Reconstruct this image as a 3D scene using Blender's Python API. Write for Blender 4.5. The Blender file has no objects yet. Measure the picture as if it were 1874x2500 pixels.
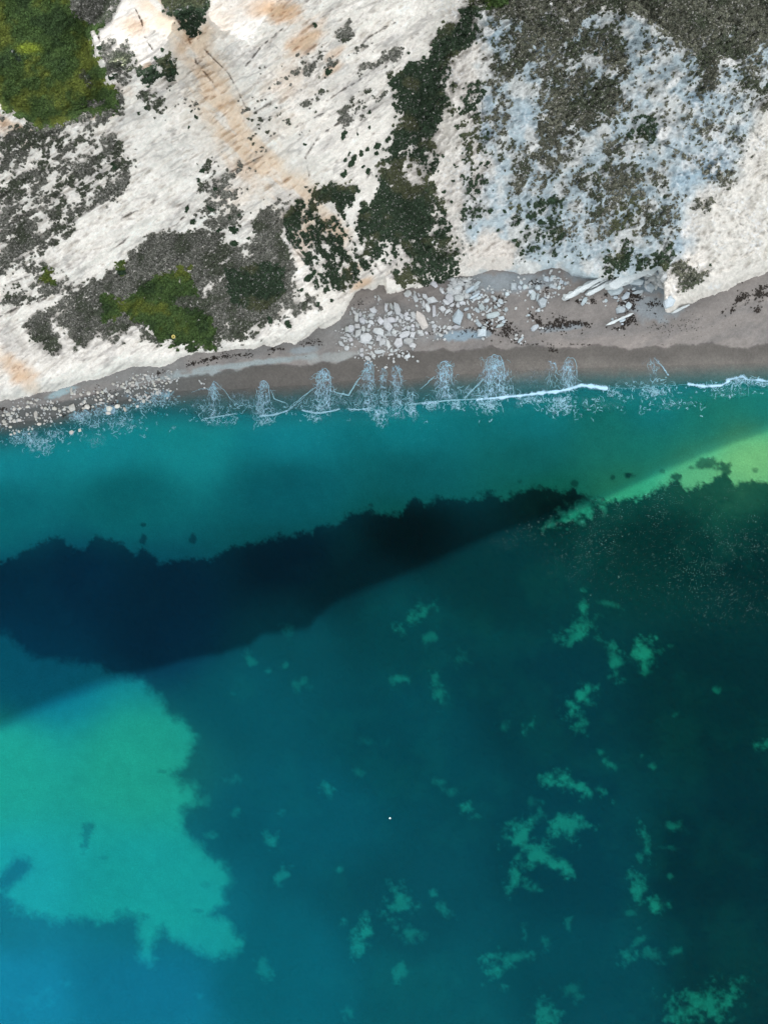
import bpy, bmesh, math, random
import numpy as np
random.seed(7)
RS = np.random.RandomState(11)
SC = bpy.context.scene
COL = SC.collection

# ------------------------------------------------------------------ camera, sky, sun, exposure
HC = 140.0                      # flying height above the sea, metres
FW = 130.0                      # ground width seen at sea level
S = FW / 1874.0                 # metres per map unit at sea level
cam_d = bpy.data.cameras.new('camera'); cam = bpy.data.objects.new('camera', cam_d); COL.objects.link(cam)
cam.location = (0, 0, HC); cam.rotation_euler = (0, 0, 0)
cam_d.sensor_fit = 'HORIZONTAL'; cam_d.sensor_width = 36.0; cam_d.lens = 36.0 * HC / FW
cam_d.clip_start = 0.5; cam_d.clip_end = 12000
SC.camera = cam
SUN_EL = math.radians(36); TAN = math.tan(SUN_EL)
w = bpy.data.worlds.new('World'); SC.world = w; w.use_nodes = True
nt = w.node_tree; nt.nodes.clear()
out = nt.nodes.new('ShaderNodeOutputWorld'); bg = nt.nodes.new('ShaderNodeBackground')
sky = nt.nodes.new('ShaderNodeTexSky'); sky.sky_type = 'NISHITA'; sky.sun_disc = False
sky.sun_elevation = SUN_EL; sky.sun_rotation = 0.0; sky.air_density = 1.0; sky.dust_density = 3.0; sky.ozone_density = 1.0
hs = nt.nodes.new('ShaderNodeHueSaturation'); hs.inputs['Saturation'].default_value = 0.14
bg.inputs[1].default_value = 0.15
nt.links.new(sky.outputs[0], hs.inputs['Color']); nt.links.new(hs.outputs[0], bg.inputs[0]); nt.links.new(bg.outputs[0], out.inputs[0])
sd = bpy.data.lights.new('sun', 'SUN'); sd.energy = 4.6; sd.angle = math.radians(0.4); sd.color = (1.0, 0.93, 0.78)
so = bpy.data.objects.new('sun', sd); COL.objects.link(so)
so.rotation_euler = (math.radians(90) - SUN_EL, 0, math.radians(180))   # light travels towards -y and down
SC.view_settings.view_transform = 'Standard'; SC.view_settings.look = 'None'
SC.view_settings.gamma = 1.0; SC.view_settings.exposure = 1.9
SC.render.engine = 'CYCLES'

# ------------------------------------------------------------------ noise
def _h(ix, iy, seed):
    with np.errstate(over='ignore'):
        n = (ix.astype(np.int64) * 374761393 + iy.astype(np.int64) * 668265263 + seed * 974634777) & 0xffffffff
        n = ((n ^ (n >> 13)) * 1274126177) & 0xffffffff
        n = ((n ^ (n >> 16)) * 2246822519) & 0xffffffff
        return ((n ^ (n >> 15)) & 0xffffff) / float(0xffffff)
def vn(x, y, seed=0):
    x = np.asarray(x, float); y = np.asarray(y, float)
    xi = np.floor(x); yi = np.floor(y); fx = x - xi; fy = y - yi
    fx = fx * fx * (3 - 2 * fx); fy = fy * fy * (3 - 2 * fy)
    a = _h(xi, yi, seed); b = _h(xi + 1, yi, seed); c = _h(xi, yi + 1, seed); d = _h(xi + 1, yi + 1, seed)
    return (a + (b - a) * fx) * (1 - fy) + (c + (d - c) * fx) * fy
def fbm(x, y, sc, oct=4, seed=0, ang=0.0, st=1.0, gain=0.55):
    """sc = feature size (map units), st = stretch along direction ang (deg, up from +x in map view)"""
    a = math.radians(ang); u = (x * math.cos(a) - y * math.sin(a)) / (sc * st); v = (x * math.sin(a) + y * math.cos(a)) / sc
    t = 0; amp = 1.0; s = 0
    for k in range(oct):
        t = t + amp * vn(u * 2 ** k + 17.3 * k, v * 2 ** k - 9.1 * k, seed + k * 7); s += amp; amp *= gain
    return t / s
def ridge(x, y, sc, oct=3, seed=0, ang=0.0, st=1.0):
    return 1 - np.abs(2 * fbm(x, y, sc, oct, seed, ang, st) - 1)
def ss(a, b, x): t = np.clip((x - a) / (b - a), 0, 1); return t * t * (3 - 2 * t)
def lerp(a, b, t): return a + (b - a) * t
def mixc(c, d, t): return c + (np.asarray(d) - c) * t[..., None]

# ------------------------------------------------------------------ map lines (map units, origin top-left of the surveyed sheet)
TOE = [(-400,1120),(0,978),(39,975),(93,960),(127,956),(168,944),(201,931),(232,929),(270,916),(301,904),(328,897),(390,896),(425,887),(440,876),(467,873),(479,865),(517,867),(552,860),(579,858),(618,856),(643,846),(668,846),(693,836),(720,840),(747,825),(767,806),(778,798),(794,802),(821,784),(836,769),(852,747),(867,720),(883,708),(908,708),(925,695),(938,696),(944,716),(960,716),(991,704),(1021,704),(1045,697),(1064,693),(1083,687),(1122,677),(1137,680),(1160,677),(1180,668),(1199,660),(1234,664),(1269,675),(1307,670),(1342,656),(1369,656),(1396,676),(1440,684),(1480,690),(1520,690),(1554,676),(1605,660),(1619,689),(1621,712),(1620,739),(1624,762),(1643,762),(1659,749),(1717,727),(1775,708),(1813,689),(1852,675),(1874,666),(2200,560)]
WET = [(-400,1110),(0,1008),(100,990),(200,970),(300,950),(421,927),(463,919),(502,912),(517,917),(552,902),(579,904),(618,892),(670,889),(740,894),(786,883),(821,887),(867,869),(900,866),(948,867),(983,856),(1045,858),(1083,851),(1106,858),(1160,852),(1199,844),(1222,854),(1260,848),(1292,842),(1361,848),(1404,850),(1450,841),(1504,846),(1535,854),(1597,844),(1620,852),(1651,840),(1697,842),(1736,836),(1774,846),(1824,850),(1852,840),(1874,840),(2300,800)]
CREST = [(-400,1180),(0,1078),(116,1060),(250,1028),(370,1006),(463,1010),(502,1022),(540,1014),(579,1008),(635,1015),(697,1004),(740,1002),(774,1008),(828,998),(855,1000),(906,995),(998,987),(1045,983),(1099,976),(1160,973),(1214,971),(1260,968),(1311,960),(1388,950),(1419,941),(1473,946),(1562,946),(1620,941),(1678,937),(1774,933),(1813,925),(1874,929),(2300,900)]
WLINE = [(-400,1150),(0,1036),(116,1020),(174,1003),(262,985),(370,962),(463,952),(560,950),(640,945),(740,940),(850,930),(1000,925),(1100,915),(1240,905),(1400,898),(1600,893),(1874,885),(2300,860)]
KTOP = [(-900,1450),(0,1371),(57,1343),(102,1323),(141,1314),(170,1337),(203,1343),(226,1312),(266,1315),(294,1323),(328,1354),(345,1335),(360,1352),(384,1371),(452,1360),(509,1366),(565,1332),(622,1318),(678,1312),(763,1301),(774,1278),(819,1281),(859,1253),(904,1247),(937,1255),(982,1250),(1010,1213),(1039,1236),(1067,1213),(1123,1221),(1163,1213),(1208,1205),(1231,1219),(1276,1193),(1299,1185),(1333,1193),(1366,1202),(1406,1185),(1423,1205),(1457,1216),(1502,1219),(1547,1216),(1587,1202),(1632,1185),(1655,1162),(1677,1190),(1728,1179),(1773,1151),(1796,1179),(1841,1168),(1874,1173),(2600,1100)]
SHADE = [(-1200,1900),(0,1767),(113,1713),(254,1657),(396,1609),(565,1552),(706,1512),(848,1456),(937,1422),(1106,1349),(1220,1298),(1333,1258),(1463,1207),(1559,1162),(1639,1124),(1717,1090),(1813,1055),(1874,1035),(2600,800)]
def line(L, x): a = np.array(L, float); return np.interp(x, a[:, 0], a[:, 1])
def sdf(poly, X, Y, pad=60):
    """signed distance, positive inside; -1e3 outside the padded box"""
    P = np.array(poly, float); o = np.full(X.shape, -1e3)
    m = (X > P[:, 0].min() - pad) & (X < P[:, 0].max() + pad) & (Y > P[:, 1].min() - pad) & (Y < P[:, 1].max() + pad)
    if not m.any(): return o
    x = X[m]; y = Y[m]; d = np.full(x.shape, 1e9); ins = np.zeros(x.shape, bool)
    for i in range(len(P)):
        ax, ay = P[i]; bx, by = P[(i + 1) % len(P)]
        ex, ey = bx - ax, by - ay; L = ex * ex + ey * ey + 1e-9
        t = np.clip(((x - ax) * ex + (y - ay) * ey) / L, 0, 1)
        d = np.minimum(d, (x - ax - t * ex) ** 2 + (y - ay - t * ey) ** 2)
        if ay != by:
            c = ((ay > y) != (by > y)) & (x < (bx - ax) * (y - ay) / (by - ay) + ax); ins ^= c
    d = np.sqrt(d); o[m] = np.where(ins, d, -d); return o
def dline(L, X, Y, pad=200):
    P = np.array(L, float); o = np.full(X.shape, 1e3)
    m = (X > P[:, 0].min() - pad) & (X < P[:, 0].max() + pad) & (Y > P[:, 1].min() - pad) & (Y < P[:, 1].max() + pad)
    if not m.any(): return o
    x = X[m]; y = Y[m]; d = np.full(x.shape, 1e9)
    for i in range(len(P) - 1):
        ax, ay = P[i]; ex, ey = P[i + 1] - P[i]; L2 = ex * ex + ey * ey + 1e-9
        t = np.clip(((x - ax) * ex + (y - ay) * ey) / L2, 0, 1)
        d = np.minimum(d, (x - ax - t * ex) ** 2 + (y - ay - t * ey) ** 2)
    o[m] = np.sqrt(d); return o
def blob(X, Y, cx, cy, rx, ry, ang=0):
    a = math.radians(ang); u = (X - cx) * math.cos(a) - (Y - cy) * math.sin(a); v = (X - cx) * math.sin(a) + (Y - cy) * math.cos(a)
    return np.sqrt((u / rx) ** 2 + (v / ry) ** 2)

def world(px, py, h):
    k = S * (HC - h) / HC
    return (px - 937.0) * k, (1250.0 - py) * k
# ------------------------------------------------------------------ heights
_tx = np.arange(-1200, 3000, 4.0); _ty = np.interp(_tx, np.array(TOE)[:, 0], np.array(TOE)[:, 1]); _k = np.exp(-(np.arange(-60, 61) * 4.0 / 75) ** 2 / 2); _k /= _k.sum()
_ts = np.convolve(np.pad(_ty, 60, mode='edge'), _k, mode='valid')
def beach_h(px, py):
    t, wt, wl, cr = line(TOE, px), line(WET, px), line(WLINE, px), line(CREST, px)
    t = np.minimum(t, wt - 6)
    tm = np.interp(px, [-400, 0, 400, 700, 900, 1200, 1600, 1900], [1080, 960, 880, 820, 690, 640, 640, 620])
    h = np.where(py < wt, 1.1 + (wt - py) / np.maximum(wt - tm, 20) * 1.8,
        np.where(py < wl, (wl - py) / np.maximum(wl - wt, 4) * 1.1, -(py - wl) * 0.006))
    h = np.maximum(h, -1.0); h = np.minimum(h, 4.5)
    n = fbm(px, py, 60, 4, 5) - .5; n2 = fbm(px, py, 9, 3, 6, 15, 2.0) - .5
    return h + np.where(py < wt, 0.35 * n + 0.07 * n2, np.where(py < wl, .10 * n, 0.25 * n * ss(0, 80, py - wl)))

OUTC = [(1500,168,36,13,35,1.6),(1574,127,26,8,18,1.2),(1606,76,30,13,-25,1.3),(1550,28,34,20,-30,1.4),(1618,325,24,12,45,1.2),(1045,590,9,15,60,.9),(1170,30,18,22,20,1.2),(1640,205,22,9,40,1.0),(1470,230,26,7,40,.9),(1400,300,30,7,40,.8),(1300,360,20,7,35,.8),(1745,410,18,7,45,.9),(1770,150,36,12,-20,.8),(1845,90,30,8,60,.8),(1330,285,18,10,0,.5),(1190,75,16,14,40,.8),(1060,590,5,9,70,.6)]
def cliff_h(px, py):
    """rock surface height; below the beach on the seaward side of the toe line"""
    toe = line(TOE, px) + 11 * (fbm(px, py, 15, 4, 21, gain=.7) - .5)
    d = toe - py
    lip = np.interp(px, [0, 300, 600, 800, 900, 1000, 1150, 1300, 1600, 1700, 1874], [5, 6, 6, 6, 5, 2.5, 1.2, 1.5, 3.5, 3, 2.0])
    dn = np.maximum(d, 0)
    base = lip * (1 - np.exp(-dn / 9.0))
    # slope that steepens, then eases to the clifftop
    slope = np.interp(px, [-200, 0, 400, 700, 1000, 1400, 1900], [.056, .056, .055, .050, .046, .036, .034])
    ts = np.interp(px, _tx, _ts)
    dsm = np.maximum(ts - py, 0) + 1.5 * np.exp(-np.maximum(ts - py, 0) / 3)
    bt = 2.6 + 0 * px
    h = 2.2 + base * ss(0, 14, dn) ** .6 + slope * dsm
    # shelf carrying the scrub, with a low white face in front
    sh = ss(-60, 40, sdf(V_SHELF, px, py, 100)); h = h - 3.0 * sh
    # ravine with the orange scree, and the two walls beside it
    rv = dline([(430,-60),(470,90),(505,200),(560,300),(640,400),(720,480),(800,590),(850,690)], px, py, 260)
    h = h - 3.2 * np.exp(-(rv / 55) ** 2) + 2.5 * np.exp(-((rv - 130) / 60) ** 2)
    gl = dline([(1150,0),(1100,90),(1030,220),(1010,330),(960,480),(980,620)], px, py, 260)
    h = h - 3.5 * np.exp(-(gl / 55) ** 2) * ss(0, 60, dn)
    g3 = dline([(1110,250),(1120,400),(1130,560),(1150,650)], px, py, 200); h = h + 1.8 * np.exp(-(g3 / 30) ** 2) * ss(0, 60, dn)
    bl = sdf(V_TOP, px, py, 60); pl = ss(-6, 18, bl); h = lerp(h, 40 + 0.014 * (300 - py) + 1.5 * (fbm(px, py, 80, 3, 4) - .5), pl * .8)
    a = ss(0, 40, dn)
    L = ss(1060, 960, px)
    st = ridge(px, py, 42, 4, 31, 33, 4.0); st2 = ridge(px, py, 15, 3, 33, 36, 3.5)
    rt = ridge(px, py, 48, 4, 35, 60, 1.6); rt2 = ridge(px, py, 13, 3, 36, 35, 1.7)
    h = h + a * (1 - .85 * pl) * (L * (1.0 * (st - .5) + .9 * (st2 - .5)) + (1 - L) * (1.6 * (rt - .5) + 1.0 * (rt2 - .5)))
    bg_ = fbm(px, py, 150, 3, 41) - .5; h = h + a * 2.5 * bg_
    h = h + a * (1 - .7 * pl) * (.40 * (fbm(px, py, 6, 2, 43, 40, 1.6) - .5) + .5 * (ridge(px, py, 11, 3, 45, 35, 3.0) - .6))
    for (ox, oy, rx, ry_, an, s_) in OUTC: h = h + s_ * a * ss(1.15, .7, blob(px, py, ox, oy, rx, ry_, an) + .8 * (fbm(px, py, 12, 3, 46) - .5))
    # never rises into the sunlight that clears the ridge behind
    ys = world(px, line(SHADE, px), 0)[1]; y = world(px, py, h)[1]
    lim = (y - ys) * TAN - 2.5; h = np.minimum(h, np.maximum(lim, 0.5))
    return np.where(d > 0, np.minimum(h, 52), beach_h(px, py) - 0.25 * np.minimum(-d, 12) - .05)

# ------------------------------------------------------------------ mesh helpers
def set_attr(me, name, arr):
    arr = np.asarray(arr, np.float32)
    if arr.ndim == 1:
        a = me.attributes.new(name, 'FLOAT', 'POINT'); a.data.foreach_set('value', arr)
    else:
        if arr.shape[1] == 3: arr = np.hstack([arr, np.ones((len(arr), 1), np.float32)])
        a = me.attributes.new(name, 'FLOAT_COLOR', 'POINT'); a.data.foreach_set('color', arr.astype(np.float32).ravel())
def mesh_np(name, V, F, mat, attrs={}, smooth=True, nper=4):
    me = bpy.data.meshes.new(name); n = len(F)
    me.vertices.add(len(V)); me.vertices.foreach_set('co', np.asarray(V, np.float32).ravel())
    me.loops.add(n * nper); me.loops.foreach_set('vertex_index', np.asarray(F, np.int32).ravel())
    me.polygons.add(n); me.polygons.foreach_set('loop_start', np.arange(0, n * nper, nper, dtype=np.int32))
    me.polygons.foreach_set('loop_total', np.full(n, nper, np.int32))
    me.polygons.foreach_set('use_smooth', np.full(n, smooth))
    me.update(calc_edges=True); me.validate()
    for k, a in attrs.items(): set_attr(me, k, a)
    o = bpy.data.objects.new(name, me); COL.objects.link(o); me.materials.append(mat); return o
def grid(name, X, Y, Z, mat, attrs={}, keep=None):
    r, c = X.shape; idx = np.arange(r * c).reshape(r, c)
    F = np.stack([idx[:-1, :-1], idx[1:, :-1], idx[1:, 1:], idx[:-1, 1:]], -1)   # rows run southwards: normals up
    F = F[keep[:-1, :-1] | keep[1:, 1:]] if keep is not None else F.reshape(-1, 4)
    V = np.stack([X, Y, Z], -1).reshape(-1, 3)
    at = {k: a.reshape(-1) if a.ndim == 2 else a.reshape(-1, a.shape[-1]) for k, a in attrs.items()}
    used = np.zeros(len(V), bool); used[F.ravel()] = True; mp = np.cumsum(used) - 1
    return mesh_np(name, V[used], mp[F], mat, {k: a[used] for k, a in at.items()})
def tag(o, label=None, cat=None, group=None, kind=None):
    if label: o['label'] = label
    if cat: o['category'] = cat
    if group: o['group'] = group
    if kind: o['kind'] = kind
    return o

# ------------------------------------------------------------------ materials
def new_mat(name):
    m = bpy.data.materials.new(name); m.use_nodes = True; t = m.node_tree; t.nodes.clear()
    o = t.nodes.new('ShaderNodeOutputMaterial'); return m, t, o
def N(t, typ, **kw):
    n = t.nodes.new(typ)
    for k, v in kw.items():
        if k.startswith('i_'): n.inputs[k[2:]].default_value = v
        else: setattr(n, k, v)
    return n
def noise_var(t, scale, lo, hi, detail=6, stretch=None, rotz=0, rough=.6):
    tc = N(t, 'ShaderNodeTexCoord'); src = tc.outputs['Object']
    if stretch:
        mp = N(t, 'ShaderNodeMapping'); mp.inputs['Scale'].default_value = stretch; mp.inputs['Rotation'].default_value = (0, 0, rotz)
        mr = N(t, 'ShaderNodeMapping'); mr.inputs['Rotation'].default_value = (0, 0, rotz); mp.inputs['Rotation'].default_value = (0, 0, 0)
        t.links.new(src, mr.inputs[0]); t.links.new(mr.outputs[0], mp.inputs[0]); src = mp.outputs[0]
    n = N(t, 'ShaderNodeTexNoise'); n.inputs['Scale'].default_value = scale; n.inputs['Detail'].default_value = detail; n.inputs['Roughness'].default_value = rough
    t.links.new(src, n.inputs['Vector'])
    r = N(t, 'ShaderNodeMapRange'); r.inputs[1].default_value = .3; r.inputs[2].default_value = .7; r.inputs[3].default_value = lo; r.inputs[4].default_value = hi
    t.links.new(n.outputs['Fac'], r.inputs[0]); return n, r
def attr_mat(name, rough=.9, vars_=((1.2, .85, 1.12),), bump=.3, bscale=2.0, stretch=None, rotz=0, wet=False, spec=.2, rand=0, bdist=.15):
    m, t, o = new_mat(name); at = N(t, 'ShaderNodeAttribute', attribute_name='tint')
    col = at.outputs['Color']
    for (s, lo, hi) in vars_:
        n, r = noise_var(t, s, lo, hi, 6, stretch, rotz)
        mu = N(t, 'ShaderNodeVectorMath', operation='MULTIPLY'); t.links.new(col, mu.inputs[0]); t.links.new(r.outputs[0], mu.inputs[1]); col = mu.outputs[0]
    if rand:
        oi = N(t, 'ShaderNodeObjectInfo'); r = N(t, 'ShaderNodeMapRange'); r.inputs[3].default_value = 1 - rand; r.inputs[4].default_value = 1 + rand
        t.links.new(oi.outputs['Random'], r.inputs[0]); mu = N(t, 'ShaderNodeVectorMath', operation='MULTIPLY'); t.links.new(col, mu.inputs[0]); t.links.new(r.outputs[0], mu.inputs[1]); col = mu.outputs[0]
    b = N(t, 'ShaderNodeBsdfPrincipled'); b.inputs['Roughness'].default_value = rough; b.inputs['Specular IOR Level'].default_value = spec
    t.links.new(col, b.inputs['Base Color'])
    n, r = noise_var(t, bscale, 0, 1, 8, stretch, rotz, .65)
    bp = N(t, 'ShaderNodeBump'); bp.inputs['Strength'].default_value = bump; bp.inputs['Distance'].default_value = bdist
    t.links.new(n.outputs['Fac'], bp.inputs['Height']); t.links.new(bp.outputs[0], b.inputs['Normal'])
    if wet:
        wa = N(t, 'ShaderNodeAttribute', attribute_name='wet'); r = N(t, 'ShaderNodeMapRange'); r.inputs[3].default_value = .95; r.inputs[4].default_value = .35
        t.links.new(wa.outputs['Fac'], r.inputs[0]); t.links.new(r.outputs[0], b.inputs['Roughness'])
    t.links.new(b.outputs[0], o.inputs[0]); return m
M_CLIFF = attr_mat('chalk', .92, ((.8, .95, 1.05), (4.0, .88, 1.08)), .65, 1.8, (1, 2.6, 1), math.radians(-33), bdist=.35)
M_BEACH = attr_mat('shingle', .95, ((.5, .92, 1.08), (3.0, .90, 1.10), (12.0, .78, 1.2)), .7, 5.0, wet=True, bdist=.10)
M_LEAF = attr_mat('leaves', .75, ((3.0, .8, 1.2),), .0, 2.0)
M_WEED = attr_mat('seaweed', .5, ((3.0, .7, 1.3),), .0, 2.0)
M_ROCK = attr_mat('boulder_chalk', .9, ((2.0, .90, 1.07), (7.0, .88, 1.08)), .7, 3.0, rand=.07, bdist=.12)

def water_mat():
    m, t, o = new_mat('sea_water')
    wc = N(t, 'ShaderNodeAttribute', attribute_name='body'); tr = N(t, 'ShaderNodeAttribute', attribute_name='clear'); op = N(t, 'ShaderNodeAttribute', attribute_name='murk')
    n1, r1 = noise_var(t, 1.6, .90, 1.10, 8, (1, 2.2, 1), math.radians(-20), .75); n2, r2 = noise_var(t, .12, .93, 1.07, 5)
    mu = N(t, 'ShaderNodeVectorMath', operation='MULTIPLY'); t.links.new(wc.outputs['Color'], mu.inputs[0]); t.links.new(r1.outputs[0], mu.inputs[1])
    mu2 = N(t, 'ShaderNodeVectorMath', operation='MULTIPLY'); t.links.new(mu.outputs[0], mu2.inputs[0]); t.links.new(r2.outputs[0], mu2.inputs[1])
    bp = N(t, 'ShaderNodeBump'); bp.inputs['Strength'].default_value = .6; bp.inputs['Distance'].default_value = .12
    n3, r3 = noise_var(t, 2.6, 0, 1, 4, (1, 2.0, 1), math.radians(-15)); t.links.new(n3.outputs['Fac'], bp.inputs['Height'])
    d = N(t, 'ShaderNodeBsdfDiffuse'); t.links.new(mu2.outputs[0], d.inputs['Color']); t.links.new(bp.outputs[0], d.inputs['Normal'])
    tp = N(t, 'ShaderNodeBsdfTransparent'); t.links.new(tr.outputs['Color'], tp.inputs['Color'])
    mx = N(t, 'ShaderNodeMixShader'); t.links.new(op.outputs['Fac'], mx.inputs[0]); t.links.new(tp.outputs[0], mx.inputs[1]); t.links.new(d.outputs[0], mx.inputs[2])
    g = N(t, 'ShaderNodeBsdfGlossy'); g.inputs['Roughness'].default_value = .12; t.links.new(bp.outputs[0], g.inputs['Normal'])
    fr = N(t, 'ShaderNodeFresnel'); fr.inputs['IOR'].default_value = 1.08; t.links.new(bp.outputs[0], fr.inputs['Normal'])
    m2 = N(t, 'ShaderNodeMixShader'); t.links.new(fr.outputs[0], m2.inputs[0]); t.links.new(mx.outputs[0], m2.inputs[1]); t.links.new(g.outputs[0], m2.inputs[2])
    t.links.new(m2.outputs[0], o.inputs[0]); return m
M_WATER = water_mat()

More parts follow.
